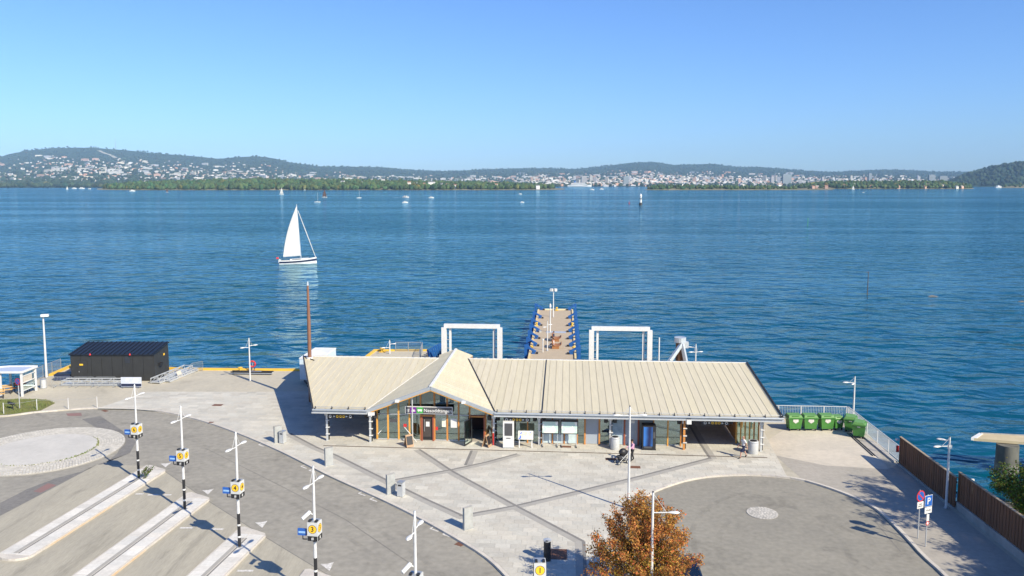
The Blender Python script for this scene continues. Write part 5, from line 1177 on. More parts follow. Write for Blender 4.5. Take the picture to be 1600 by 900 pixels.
bollard((-48.3, 92.4, PZ), 'yellow mooring bollard at the left quay corner', 1.2); bollard((-30.2, 89.4, PZ), 'yellow mooring bollard on the quay left of the trailer', .9); bollard((-16.2, 100.8, 0), 'yellow mooring bollard on the back jetty', 1.1)
t = thing('lifebuoy_stand', 'round red lifebuoy on a stand at the quay edge behind the lamp', 'lifebuoy', (-28.9, 89.6, PZ)); m = MB()
for k in range(16):
    a0, a1 = 2 * math.pi * k / 16, 2 * math.pi * (k + 1) / 16; m.tube([(.32 * math.cos(a0), 0, .85 + .32 * math.sin(a0)), (.32 * math.cos(a1), 0, .85 + .32 * math.sin(a1))], .09, 6)
m.build('ring', M['red'], t); MB().bar((0, .08, 0), (0, .08, 1.1), .08).build('post', M['galv'], t)
t = thing('folded_gangway', 'long narrow gangway lying along the quay edge left of the trailer', 'gangway', (-28.5, 88.2, PZ), R(-3)); MB().box((0, 0, .2), (4.6, .5, .1)).build('deck', M['galv_light'], t); [MB().bar((-2.3, s_, .3), (2.3, s_, .3), .06, .14).build('rail', M['verge'], t) for s_ in (-.25, .25)]; MB().box((.4, 0, .3), (1.2, .3, .12)).build('bundle', M['galv'], t)
# bus shelter
t = thing('waiting_shelter', 'white framed waiting shelter with a pale flat roof on the left quay', 'shelter', (-49.5, 80.2, PZ), R(2)); 
fr = [(-4.6, -3.2), (-.9, -1.4), (1.35, -1.45), (1.55, .9)]
for x, y in ((-.75, -1.35), (1.35, -1.45), (1.45, .85), (-1.0, .8)): MB().box((x, y, 1.2), (.17, .17, 2.4)).build('post', M['white'], t)
rp = [(-5.5, -3.4), (-.95, -1.55), (1.5, -1.6), (1.6, 1.0), (-1.1, 1.0), (-5.6, -.9)]
m = MB(); m.prism(rp, 2.4, 2.47); R_ = m.build('roof', mat('shelter_roof', (.42, .47, .58), .4, c2=(.38, .43, .53), scale=1), t); m = MB()
for a, b_ in zip(rp, rp[1:] + rp[:1]): m.bar((a[0], a[1], 2.47), (b_[0], b_[1], 2.47), .12, .2)
m.build('roof_edge', M['white'], R_)
for z in (.55, 1.35, 2.0): MB().bar((1.4, -1.4, z), (1.5, .85, z), .07).build('side_rail', M['white'], t)
MB().bar((1.38, -1.2, 1.65), (1.46, .2, 1.65), .02, .75).build('timetable', M['quay_pale'], t)
for x0, x1 in ((-1.0, .2), (.25, 1.45)): MB().bar((x0, .82, 1.25), (x1, .82, 1.25), .02, 2.2).build('glass_pane', M['glass_clear'], t)
MB().bar((1.4, -1.35, .85), (1.48, .8, .85), .02, .55).build('glass_pane', M['glass_clear'], t)
def bench(loc, rz, lab, m='bench_pale', L=1.8):
    t = thing('wooden_bench', lab, 'bench', loc, rz)
    for k in range(3): MB().box((0, -.18 + k * .16, .45), (L, .13, .05)).build('seat_slat', M[m], t)
    for k in range(2): MB().box((0, .24 + k * .03, .65 + k * .17), (L, .04, .13)).build('back_slat', M[m], t)
    for s_ in (-1, 1): m_ = MB(); m_.bar((s_ * L * .42, -.2, 0), (s_ * L * .42, -.2, .43), .06); m_.bar((s_ * L * .42, .22, 0), (s_ * L * .42, .28, .9), .06); m_.build('leg', M['verge'], t)
bench((-49.3, 80.55, PZ), 0, 'dark wooden bench under the waiting shelter', 'bench_wood'); bench((-50.3, 77.9, PZ), R(28), 'pale wooden bench at the left edge, nearer the shelter'); bench((-50.6, 79.6, PZ), R(28), 'pale wooden bench at the left edge, behind the other')
p = at(68, 606, PZ); t = thing('litter_bin', 'grey round bin beside the right post of the shelter', 'litter bin', p); MB().tube([(0, 0, 0), (0, 0, .9)], .3, 16).build('body', M['litter'], t, smooth=True); MB().tube([(0, 0, .9), (0, 0, .93)], [.31, .24], 16).build('lid', M['galv'], t); MB().tube([(0, 0, 0), (0, 0, .04)], .33, 16).build('foot', M['galv'], t)
# thin posts with wire along the verge
t = thing('post_and_chain_fence', 'low white posts with a wire along the grass verge', 'fence', (0, 0, 0))
pp = [at(x, y, PZ) for x, y in ((6, 647), (58, 641), (107, 639), (152, 637))]
for p in pp: MB().tube([p, p + Vector((0, 0, 1.05))], .035, 8).build('post', M['lamp'], t)
for a, b_ in zip(pp, pp[1:]): MB().tube([a + Vector((0, 0, .95)), (a + b_) / 2 + Vector((0, 0, .86)), b_ + Vector((0, 0, .95))], .01, 5).build('wire', M['galv'], t)
p = at(20, 640, PZ); t = thing('verge_lamp', 'small dark flood lamp low on the grass verge', 'lamp', p, R(-30)); MB().bar((.1, 0, 0), (-.1, 0, .5), .06).build('stem', M['black'], t); MB().box((-.2, 0, .55), (.7, .3, .12), 0).build('head', M['black'], t)
# trailer behind the left end
t = thing('box_trailer', 'pale blue box trailer parked behind the left end of the terminal', 'trailer', (-20.75, 86.3, PZ), R(-4)); 
MB().box((0, 0, 1.62), (2.3, 5.4, 2.2)).build('body', M['trailer'], t); m = MB(); m.box((0, 0, 2.76), (2.36, 5.46, .1)); m.build('roof', M['trailer_white'], t); MB().box((0, -2.72, 2.35), (1.4, .02, .28)).build('yellow_plate', M['yellow_sign'], t); MB().box((0, 0, .48), (2.3, 5.4, .12)).build('chassis', M['galv'], t)
m = MB(); m.bar((-.7, -2.7, .42), (0, -3.9, .42), .1); m.bar((.7, -2.7, .42), (0, -3.9, .42), .1); m.build('drawbar', M['black'], t); MB().tube([(0, -3.7, .0), (0, -3.7, .5)], .05, 8).build('jack', M['black'], t)
for s_ in (-1.05, 1.05):
    for y in (-.4, .5): w = MB().tube([(s_ - .1, y, .33), (s_ + .1, y, .33)], .33, 16).build('wheel', M['rubber'], t); MB().tube([(s_ - .11, y, .33), (s_ + .11, y, .33)], .17, 12).build('rim', M['galv'], w)
for x in (-1.17, 1.17): MB().box((x, 0, 1.6), (.03, 5.3, .05)).build('side_trim', M['galv_light'], t)

# ================================================================== pier, gantries, dolphin
PD = Vector((.0632, .998, 0)); PN = Vector((.998, -.0632, 0)); PC0 = Vector((4.55, 92.5, 0)); PL = 42.4; PW = 2.92
prz = math.atan2(PN.y, PN.x)
def pw(a, l, z=0.0): q = PC0 + PN * a + PD * l; return Vector((q.x, q.y, z))
PIER = thing('timber_pier', 'long weathered timber pier with blue fenders running out from the terminal', 'pier', PC0, prz)
MB().box((0, PL / 2 - 2, -.35), (PW * 2 - .1, PL + 4, .5)).build('substructure', M['concrete'], PIER)
n = int((PL + 3.5) / .3); me_ = MB().box((0, 0, 0), (PW * 2 - .5, .292, .1)).mesh('deck_plank', M['deck_wood'])
for k in range(n): link('deck_plank', me_, PIER, (0, -3.5 + k * .3, -.06 + random.uniform(0, .008)))
for s_ in (-1, 1): MB().box((s_ * (PW - .12), PL / 2 - 1.7, .03), (.24, PL + 3.5, .26)).build('edge_beam', mat('pale_yellow_beam', (.66, .55, .34), .7, c2=(.6, .45, .2), scale=.6), PIER)
MB().box((0, PL - .02, .05), (PW * 2 - .5, .25, .28)).build('end_beam', mat('pale_end_beam', (.74, .64, .4), .7, scale=.6), PIER)
for l in range(2, 42, 6):
    for s_ in (-1, 1): MB().tube([(s_ * 2.3, l, -8), (s_ * 2.3, l, -.5)], .3, 10).build('pile', M['steel_rust'], PIER)
MB().box((.3, 22.0, .0), (2.8, 1.2, .03)).build('cover_plate', M['galv_light'], PIER); MB().box((-2.0, 21.9, .1), (.35, .6, .3), R(20)).build('cleat', M['galv'], PIER)
fy = [at(866, y).y - PC0.y for y in (484.5, 497.5, 509, 518.5, 529.5, 541, 553)]
for s_ in (-1, 1):
    for l in fy:
        f = MB().box((s_ * (PW + .38), l, -.55), (.34, .46, 3.3)).build('fender', mat('fender_navy', (.012, .07, .24), .6, scale=1) if False else M['blue'], PIER)
        m = MB(); m.bar((s_ * (PW + .2), l, .85), (s_ * (PW - .85), l, .25), .36, .26); m.box((s_ * (PW + .15), l, .8), (.4, .44, .36)); m.box((s_ * (PW - .55), l, .12), (.4, .3, .3)); m.build('fender_arm', M['blue'], f)
        MB().box((s_ * (PW - 1.0), l, .1), (.3, .34, .22)).build('arm_foot', M['black'], f)
def pier_bollard(a, l, lab): q = pw(a, l, .02); bollard(q, lab, .75, 'yellow bollards along the pier edges')
for a, nm in ((-1, 'left'), (1, 'right')):
    for l, w_ in ((9.2, 'nearest the terminal'), (27.0, 'halfway out')): pier_bollard(a * (PW - .3), l, 'yellow bollard on the %s pier edge, %s' % (nm, w_))
pier_bollard(.2, PL - .6, 'yellow bollard in the middle of the pier end')
# gangway seats: curved wooden benches on the pier
def pier_bench(a, l, lab):
    q = pw(a, l, 0); t = thing('pier_bench', lab, 'bench', q, prz, 'wooden benches on the pier')
    prof = [(-.75, .62), (-.55, .42), (-.25, .34), (.1, .36), (.32, .55), (.5, .95)]
    for s_ in (-.72, -.36, 0, .36, .72):
        m = MB()
        for (x0, z0), (x1, z1) in zip(prof, prof[1:]): m.bar((-x0, s_, z0), (-x1, s_, z1), .3, .06)
        m.build('slat', M['bench_wood'], t)
    for s_ in (-.8, .8): MB().box((0, s_, .17), (.9, .08, .34)).build('side_panel', M['bench_wood'], t)
pier_bench(.35, 11.0, 'brown wooden bench on the pier nearest the terminal'); pier_bench(.3, 15.8, 'brown wooden bench on the pier farther from the terminal')
# white gantries of the ferry ramps
def gantry(px0, px1, ptop, Y, lab):
    x0, x1 = (px0 - 800) / F * Y, (px1 - 800) / F * Y; zt = elev(ptop, Y); t = thing('ferry_ramp_gantry', lab, 'gantry', ((x0 + x1) / 2, Y, -1.9), R(-3.9), 'white gantries of the ferry berths'); H = zt + 1.9; hw = (x1 - x0) / 2
    for s_ in (-1, 1):
        MB().box((s_ * (hw - .3), 0, H / 2 - .1), (.56, .56, H - .2)).build('leg', M['white'], t); MB().box((s_ * (hw - .98), .25, H / 2 - .12), (.24, .3, H - .3)).build('guide_leg', M['white'], t)
        for z in range(1, int(H)): MB().box((s_ * (hw - .7), .12, z), (.4, .1, .08)).build('rung', M['galv'], t)
    MB().box((0, .06, H - .05), (2 * hw - .6, .5, .45)).build('beam', M['white'], t)
    MB().box((0, 1.2, 1.0), (2 * hw - 2.4, 3, .3)).build('ramp', M['galv'], t)
gantry(688, 785, 509, 92.6, 'white steel gantry frame left of the pier'); gantry(922, 1022, 513, 91.4, 'white steel gantry frame right of the pier')
t = thing('mooring_dolphin', 'rusty mooring pile with a grey cap and two slanting struts', 'dolphin', (18.8, 90.2, -2)); zt = elev(527, 90.2) + 2
MB().tube([(0, 0, -4), (0, 0, zt - .5)], .5, 18).build('pile', M['steel_rust'], t, smooth=True); MB().tube([(-.02, 0, zt - .55), (-.02, 0, zt)], .66, 16).build('cap', M['galv_light'], t); MB().box((.6, -.2, zt - .8), (.5, .5, .7)).build('bracket', M['galv_light'], t)
for a in ((-2.4, -1.4, zt - 3.9), (.75, -1.0, zt - 3.9)): MB().bar((.1, -.5, zt - .6), a, .36, .36).build('strut', M['galv_light'], t)
# fence and blue fender panels on the back jetty
mesh_fence('jetty_fence', (-14.6, 101.2, 0), (-11.4, 101.2, 0), 'grey railing across the end of the back jetty', 1.15); mesh_fence('jetty_fence', (-11.2, 101.0, 0), (-10.9, 94.5, 0), 'grey railing along the right side of the back jetty', 1.2)
t = thing('fender_wall', 'row of slanting bright blue fender panels beside the back jetty', 'fender', (-10.2, 99.0, -2.0)); 
for k in range(7): MB().bar((.1 + k * .18, -2.6 + k * .8, 3.2 - k * .03), (.9 + k * .16, -2.6 + k * .8, .2), .55, .16).build('fender_panel', M['blue'], t)
MB().box((1.9, 0, 1.0), (.3, 5.6, 3.6)).build('backing', M['navy'], t)

# ================================================================== right quay: bins, fences, lookout platform
def wheelie(loc, rz, lab, W=1.16, D_=1.0, H_=1.3, small=False):
    t = thing('waste_container', lab, 'waste container', loc, rz, 'green waste containers by the water'); w0 = .82
    m = MB(); hw, hd = W / 2, D_ / 2; z0 = .18; z1 = H_ - .2
    m.add([(-hw * w0, -hd * w0, z0), (hw * w0, -hd * w0, z0), (hw * w0, hd * w0, z0), (-hw * w0, hd * w0, z0), (-hw, -hd, z1), (hw, -hd, z1), (hw, hd, z1), (-hw, hd, z1)], [(3, 2, 1, 0), (4, 5, 6, 7), (0, 1, 5, 4), (1, 2, 6, 5), (2, 3, 7, 6), (3, 0, 4, 7)]); B = m.build('body', M['bin_green'], t)
    m = MB(); m.box((0, 0, z1 + .02), (W + .1, D_ + .1, .07)); m.build('rim', M['bin_green'], t)
    m = MB(); m.add([(-hw, -hd, z1 + .06), (hw, -hd, z1 + .06), (hw, hd, z1 + .06), (-hw, hd, z1 + .06), (-hw * .9, -hd * .7, H_ + .02), (hw * .9, -hd * .7, H_ + .02), (hw * .9, hd * .75, H_ + .06), (-hw * .9, hd * .75, H_ + .06)], [(4, 5, 6, 7), (0, 1, 5, 4), (1, 2, 6, 5), (2, 3, 7, 6), (3, 0, 4, 7)]); Ld = m.build('lid', M['bin_lid'], t)
    MB().bar((-hw * .5, -hd * .9, z1 + .2), (hw * .5, -hd * .9, z1 + .2), .04).build('lid_handle', M['bin_green'], Ld)
    for sx in (-1, 1):
        for sy in (-1, 1): MB().tube([(sx * hw * .72 - .03, sy * hd * .65, .1), (sx * hw * .72 + .03, sy * hd * .65, .1)], .1, 10).build('wheel', M['rubber'], t)
        MB().bar((sx * (hw + .03), -.12, z1 - .12), (sx * (hw + .03), .12, z1 - .12), .05).build('trunnion', M['galv'], t)
    MB().add([(-.22, -hd - .004, .92 * z1), (.22, -hd - .004, .92 * z1), (.24, -hd * .985, .75 * z1), (0, -hd * .96, .6 * z1), (-.24, -hd * .985, .75 * z1)], [(4, 3, 2, 1, 0)]).build('label_sticker', M['road_paint'], B)
    return t
for px, lab in ((1242, 'green waste container, leftmost of the row by the water'), (1266.5, 'green waste container, second in the row by the water'), (1292, 'green waste container, third in the row by the water')):
    p = at(px, 673, PZ); wheelie((p.x, p.y + .35, PZ), R(random.uniform(-3, 3)), lab)
p = at(1309.5, 672, PZ); wheelie((p.x, p.y + .3, PZ), R(8), 'narrow green wheeled bin at the right end of the row', .78, .85, 1.15)
p = at(1341, 683, PZ); wheelie((p.x + .1, p.y + .1, PZ), R(62), 'green waste container turned sideways beside the diagonal fence'); wheelie((p.x + .05, p.y + 1.75, PZ), R(66), 'green waste container behind the one turned sideways')
mesh_fence('quay_fence', (21.8, 71.55, PZ), (29.7, 71.0, PZ), 'white railing along the water behind the green waste containers', 1.15, 2.0, 'lamp', True, .14)
mesh_fence('quay_fence', (29.75, 70.8, PZ), (29.1, 59.6, PZ), 'white barred railing running down to the wooden fence', 1.2, 2.2, 'lamp', True, .11)
st = struct(MB().bar((29.35, 70.6, PZ + .04), (28.85, 59.8, PZ + .04), .3, .14).build('quay_kerb', M['kerb']))
for s_ in (0, .2): struct(MB().bar((28.35 - s_, 67.0, PZ + .02), (27.95 - s_, 61.2, PZ + .02), .05, .05).build('ground_rail', M['verge']))
# wooden fences
def board_fence(name, a, b_, z0, h_, lab, wall=None, bw_=.145):
    a = Vector(a); b_ = Vector(b_); d = b_ - a; L = d.length; t = thing(name, lab, 'fence', a, math.atan2(d.y, d.x)); n = int(L / (bw_ + .012)); vm_ = []
    for k in range(4):
        me = MB().box((0, 0, h_ / 2), (bw_, .03, h_ + .03 * (k - 1.5) * .4)).mesh('board', M['fence_wood']); q_ = (.8, 1.0, 1.15, .92)[k]; tint(me, (q_, q_ * .98, q_ * .95)); vm_.append(me)
    for k in range(n):
        for s_, off in ((-1, 0),): link('board', random.choice(vm_), t, ((k + .5) * L / n, -.03 if k % 2 else -.055, z0))
    for z in (.25, h_ / 2, h_ - .3): MB().box((L / 2, .02, z0 + z), (L, .05, .12)).build('rail', M['fence_wood'], t); tint(COL.objects[-1].data, (.9, .9, .9)) if False else None
    MB().box((L / 2, -.02, z0 + h_ + .03), (L + .05, .16, .04)).build('cap_board', M['fence_cap'], t)
    for k in range(int(L / 2.4) + 1): MB().box((min(L, k * 2.4), .095, z0 + h_ / 2), (.1, .1, h_)).build('post', M['bark'], t)
    if wall: MB().box((L / 2, .0, (z0 + wall) / 2), (L, .32, z0 - wall)).build('base_wall', M['concrete'], t)
    return t
board_fence('board_fence', (28.95, 59.4, 0), (28.55, 50.9, 0), PZ + .08, 1.98, 'brown upright board fence between the railing and the lamp post', -.1)
board_fence('board_fence', (28.75, 51.0, 0), (28.1, 36.0, 0), .62, 1.9, 'brown board fence on a concrete base at the right edge', -.2)
m = thing('warning_board', 'small red sign on the end of the board fence', 'sign', (28.8, 59.45, 0), 0); MB().box((0, .05, 1.25), (.2, .05, .5)).build('panel', M['red'], m); MB().box((-.05, .08, 1.95), (.16, .16, .16)).build('lamp', M['white'], m)
for px, py in ((1516, 845), (1541, 852)): 
    p = at(px, py, PZ); t = None
# concrete lookout platform on a pillar in the water
p = at(1572, 737, WZ); t = thing('lookout_platform', 'concrete platform slab on a round pillar in the water at the right edge', 'platform', (p.x, p.y, WZ), R(-4)); MB().tube([(0, 0, -3), (0, 0, .55), (0, 0, 2.25)], [.84, .82, .8], 24).build('pillar', mat('stained_pillar', (.15, .145, .12), .9, c2=(.08, .078, .065), scale=1.2, bump=.02, bscale=5, stretch=(1, 1, .5)), t, smooth=True); MB().tube([(0, 0, -3), (0, 0, .75)], [.9, .85], 24).build('wet_foot', M['concrete_wet'], t, smooth=True)
m = MB(); m.prism([(-2.4, .6), (-1.2, 1.9), (14, .2), (14, -2.9)], 2.3, 2.52); m.build('deck', M['deck_conc'], t); m = MB(); m.prism([(-2.55, .62), (-1.25, 2.0), (-1.0, 1.85), (-2.1, .55)], 2.33, 2.56); m.build('deck_edge', M['white'], t); m = MB(); m.bar((-1.2, 1.85, 2.56), (14, .15, 2.56), .1, .1); m.build('kerb', M['concrete'], t)
t = thing('shore_post', 'small white post on the rocks behind the fence', 'post', (34.0, 58.6, -1.9)); MB().tube([(0, 0, -.5), (0, 0, 1.0)], .07, 8).build('shaft', M['white'], t); MB().box((0, 0, 1.05), (.25, .15, .2)).build('head', M['white'], t)
def boulder(loc, s_, lab, grp='boulders on the shore'):
    m = MB(); 
    V = ICO_V * (1 + .5 * (rng.random((len(ICO_V), 1)) - .5)); m.add([(v_[0] * s_[0], v_[1] * s_[1], v_[2] * s_[2]) for v_ in V], ICO_F.tolist()); return tag(m.build('boulder', M['rock'], None, loc, random.random() * 6), lab, 'rock', grp)
for k in range(9): boulder((32.5 + random.uniform(0, 5), 54.5 + random.uniform(0, 4.5), -2.0), (random.uniform(.4, 1.1), random.uniform(.4, .9), random.uniform(.25, .5)), 'dark boulder on the shore behind the board fence')
# ================================================================== trees and shrubs
def leaf_cloud(name, parent, spots, size, m, colf, n_per=1):
    """many small leaf faces; spots = (position, direction)"""
    n = len(spots); P = np.array([s_[0] for s_ in spots]); Dn = np.array([s_[1] for s_ in spots])
    a = rng.normal(0, 1, (n, 3)) + Dn * .6; a /= np.linalg.norm(a, axis=1, keepdims=True) + 1e-9; b_ = rng.normal(0, 1, (n, 3)); b_ -= a * (a * b_).sum(1, keepdims=True); b_ /= np.linalg.norm(b_, axis=1, keepdims=True) + 1e-9
    L = rng.uniform(size[0], size[1], (n, 1)); W_ = L * rng.uniform(.45, .75, (n, 1))
    c = np.cross(a, b_) * L * rng.uniform(-.15, .15, (n, 1))
    V = np.stack([P - a * L * .5, P + b_ * W_ * .5 + c, P + a * L * .5, P - b_ * W_ * .5 + c], axis=1).reshape(-1, 3); Fc = np.arange(n * 4).reshape(-1, 4)
    me = bpy.data.meshes.new(name); me.from_pydata(V.tolist(), [], Fc.tolist()); me.materials.append(m); tint(me, np.array([colf(p) for p in P])); return link(name, me, parent)
def grow(root_pts, depth, mb, tips, spread, up, L0, r0, seed):
    rnd = random.Random(seed)
    def rec(p, d, L, r_, k):
        q = p + d * L; mid = p + d * L * .5 + Vector((rnd.gauss(0, .04), rnd.gauss(0, .04), 0)) * L
        mb.tube([p, mid, q], [r_, r_ * .85, r_ * .7], 6 if k > 1 else 5, cap=False)
        if k <= 2: tips.append((p, q, d, k))
        if k == 0: return
        nb = rnd.choice((2, 3, 3)) if k > 1 else 3
        for i in range(nb):
            ax = Vector((rnd.gauss(0, 1), rnd.gauss(0, 1), rnd.gauss(0, .4))).normalized(); nd = (d + ax * spread + Vector((0, 0, up))).normalized(); rec(q if i else p + d * L * .8, nd, L * rnd.uniform(.66, .86), r_ * .62, k - 1)
    for p, d in root_pts: rec(Vector(p), Vector(d).normalized(), L0, r0, depth)
# autumn tree: many ascending shoots with red-brown and yellow-green leaves
AT = thing('autumn_tree', 'round crowned autumn tree with orange and brown leaves', 'tree', (6.6, 39.3, 0))
mb = MB(); tips = []; mb.tube([(0, 0, -.1), (.03, 0, .6), (0, .02, 1.5)], [.2, .16, .14], 10)
random.seed(21)
shoots = []
for k in range(66):
    a = k * 2.399; t = (k + .5) / 66; el = R(87 - 88 * t ** .95); d = Vector((math.cos(a) * math.cos(el), math.sin(a) * math.cos(el), math.sin(el))); base = Vector((0, 0, 1.1 + .8 * random.random()))
    rxy = (2.55 + random.uniform(-.35, .4)) * (1 + .14 * math.sin(2 * el)); rzz = 4.1 + random.uniform(-.45, .3)
    end = Vector((d.x * rxy, d.y * rxy, 1.55 + d.z * rzz - .1)); ctrl = base.lerp(end, .5) + Vector((d.x, d.y, 0)) * .4 + Vector((0, 0, -.1))
    pts_ = [base * (1 - u) ** 2 + ctrl * 2 * u * (1 - u) + end * u * u for u in (0, .25, .5, .75, 1)]; mb.tube(pts_, [.06, .045, .032, .02, .008], 5, cap=False)
    shoots.append(pts_)
spots = []
def bez(pts_, u): i = min(3, int(u * 4)); f = u * 4 - i; return pts_[i].lerp(pts_[i + 1], f)
for pts_ in shoots:
    for j in range(13):   # side twigs bent upward, leafy toward their tips
        u = random.uniform(.3, 1.0); p = bez(pts_, u); d = (pts_[4] - pts_[2]).normalized() * .7 + Vector((random.gauss(0, .55), random.gauss(0, .55), .45 + random.gauss(0, .3))); d.normalize(); L = random.uniform(.35, .85) * (1.15 - .35 * u); q = p + d * L
        mb.tube([p, q], [.012, .004], 4, cap=False)
        for i in range(34):
            w_ = random.random() ** .7; s_ = .05 + .1 * (1 - w_) + .03; spots.append((p.lerp(q, w_) + Vector((random.gauss(0, s_), random.gauss(0, s_), random.gauss(0, s_))), d))
mb.build('trunk', M['bark'], AT)
def autumn(p):
    z = p[2]; k = max(.25, random.gauss(1, .3)); r_ = mnoise.noise((p[0] * .9, p[1] * .9, z * .9)); out = min(1, math.hypot(p[0], p[1]) / 2.4 * .6 + max(0, z - 2.2) / 4.5 * .8)
    g = (1 - out) * .8 + r_ * .5 + random.gauss(0, .18)
    c = Vector((1.0, .78, .7)).lerp(Vector((.72, 1.0, .5)), max(0, min(1, g))) if random.random() > .16 else Vector((1.1, .5, .6)); return (max(.1, c.x * k), max(.1, c.y * k), max(.1, c.z * k))
AT.scale = (.95, .95, .93)
leaf_cloud('crown', AT, spots, (.08, .15), M['leaf_autumn'], autumn)
# tall trees beyond the fence, outside the picture: they throw the dappled shade on the path
def tall_tree(loc, H, cr, lab, seed, leaves=15000):
    t = thing('shore_tree', lab, 'tree', loc, 0, 'trees beyond the board fence'); mb = MB(); tips = []
    mb.tube([(0, 0, -.3), (.1, 0, H * .25), (0, .1, H * .45)], [.3, .24, .2], 9, cap=False); rnd = random.Random(seed); roots = []
    for k in range(7): a = k * 2.4 + rnd.random(); roots.append(((0, .05, H * (.28 + .17 * rnd.random())), (math.cos(a), math.sin(a), .9)))
    grow(roots + [((0, .1, H * .44), (0, 0, 1))], 4, mb, tips, .75, .14, H * .17, .1, seed); mb.build('trunk', M['bark'], t)
    sp = []
    for k in range(leaves):
        p, q, d, kk = rnd.choice(tips); w_ = rnd.random(); sp.append((p.lerp(q, w_) + Vector((rnd.gauss(0, .22), rnd.gauss(0, .22), rnd.gauss(0, .22))), d))
    leaf_cloud('crown', t, sp, (.18, .32), M['leaf_green'], lambda p: (random.gauss(1, .2),) * 3)
    return t
tall_tree((39.4, 40.4, -.4), 16.0, 4, 'tall leafy tree on the shore right of the picture', 5)
tall_tree((37.3, 33.0, -.3), 13.0, 4, 'broad leafy tree on the shore farther behind the board fence', 9)
tall_tree((35.0, 26.5, -.3), 14.5, 4, 'leafy tree nearest the camera beyond the board fence', 13)
# bushes between the rocks
def bush(loc, r_, lab, n=3200, seed=1, col=(1, 1, 1), size=(.1, .2)):
    t = thing('shore_bush', lab, 'bush', loc, 0, 'bushes on the shore behind the fence'); mb = MB(); tips = []; rnd = random.Random(seed)
    grow([((rnd.gauss(0, .25), rnd.gauss(0, .25), 0), (rnd.gauss(0, .6), rnd.gauss(0, .6), 1)) for _ in range(6)], 3, mb, tips, .8, .1, r_ * .42, .03, seed); mb.build('stem', M['bark'], t); sp = []
    for k in range(n): p, q, d, kk = rnd.choice(tips); sp.append((p.lerp(q, rnd.random()) + Vector((rnd.gauss(0, .16), rnd.gauss(0, .16), rnd.gauss(0, .16))), d))
    leaf_cloud('foliage', t, sp, size, M['leaf_green'], lambda p: tuple(c * max(.3, random.gauss(1.15, .3)) for c in col)); return t
bush((35.8, 54.6, -1.0), 2.5, 'leafy green bush on the shore just behind the second board fence', 7000, 3); bush((33.6, 51.6, -.8), 1.9, 'yellow-green bush behind the fence, nearer the right edge', 3000, 4, (1.5, 1.25, .8)); bush((36.2, 57.4, -1.7), 1.3, 'low bush on the rocks by the platform pillar', 1800, 6, (1.2, 1.1, .8)); bush((34.8, 50.3, -.8), 2.6, 'dense dark bush at the right edge behind the fence', 3200, 8); bush((31.4, 47.0, -.8), 1.6, 'green bush behind the concrete based fence, lowest one', 2400, 12)
t = thing('small_shrub', 'small shrub growing at the foot of the stop 6 lamp post', 'shrub', (-26.1, 56.3, .14)); mb = MB(); tips = []; grow([((0, 0, 0), (.1, 0, 1)), ((.05, 0, 0), (.5, .1, 1))], 2, mb, tips, .5, .2, .32, .02, 31); mb.build('stem', M['bark'], t); leaf_cloud('foliage', t, [(p.lerp(q, random.random()) + Vector((random.gauss(0, .09),) * 3), d) for p, q, d, k in [random.choice(tips) for _ in range(420)]], (.06, .12), M['leaf_green'], lambda p: (random.gauss(1.2, .3), random.gauss(1.1, .2), .8))

# ================================================================== boats and marks on the water
def hull_mb(L, B, H, mi_side=0, mi_stripe=1, mi_deck=2, stern=.7, sheer=.25):
    mb = MB(); n = 14; secs = []
    for i in range(n + 1):
        s_ = i / n; w_ = B / 2 * (math.sin(math.pi * min(1, (s_ * .55 + .45) if False else 1) / 2)); w_ = B / 2 * (stern + (1 - stern) * min(1, s_ / .4) if s_ < .4 else 1 - ((s_ - .4) / .6) ** 2.2); w_ = max(w_, .01); x = -L / 2 + L * s_; z = H * (1 + sheer * (2 * s_ - .7) ** 2)
        secs.append([(x, -w_, z), (x, -w_ * .98, z * .74), (x, -w_ * .94, z * .34), (x, -w_ * .7, -.25), (x, 0, -.5), (x, w_ * .7, -.25), (x, w_ * .94, z * .34), (x, w_ * .98, z * .74), (x, w_, z)])
    vs_ = [p for s_ in secs for p in s_]; fs = []; k = 9
    for i in range(n):
        for j in range(8):
            mb.f.append([i * k + j, (i + 1) * k + j, (i + 1) * k + j + 1, i * k + j + 1]); mb.m.append(mi_stripe if j in (1, 6) else mi_side)
        mb.f.append([i * k, i * k + 8, (i + 1) * k + 8, (i + 1) * k]); mb.m.append(mi_deck)
    mb.f.append(list(range(9))); mb.m.append(mi_side); mb.v = vs_; return mb
def sail_mesh(tack, head, clew, belly, n=10):
    """triangular sail with a curved leech and a belly, real thickness"""
    vs_ = []; T_, H_, C_ = Vector(tack), Vector(head), Vector(clew); nrm = (H_ - T_).cross(C_ - T_).normalized()
    for i in range(n + 1):
        u = i / n; a = T_.lerp(H_, u); b_ = C_.lerp(H_, u) + (C_ - T_).normalized() * (1.2 * math.sin(math.pi * u) * .5) * (C_ - T_).length / 4.5
        for j in range(7): v = j / 6; vs_.append(a.lerp(b_, v) + nrm * belly * math.sin(math.pi * v) * math.sin(math.pi * min(1, u * .9 + .1)))
    N_ = len(vs_); vs_ = vs_ + [p + nrm * .02 for p in vs_]; fs = []
    for i in range(n):
        for j in range(6): a = i * 7 + j; fs.append((a, a + 1, a + 8, a + 7)); fs.append((N_ + a + 7, N_ + a + 8, N_ + a + 1, N_ + a))
    return MB().add(vs_, fs)
def on_water(px, py): return at(px, py, WZ)
p = on_water(466, 412); SBt = thing('sailing_yacht', 'white sailing yacht with a tall white mainsail and navy stripe', 'sailboat', p, R(14)); SBt.rotation_euler = (R(-3), R(-2.5), R(14))
YL = 10.4; hull_mb(YL, 3.1, 1.15).build('hull', [M['hull'], M['navy'], M['teak']], SBt, smooth=True)
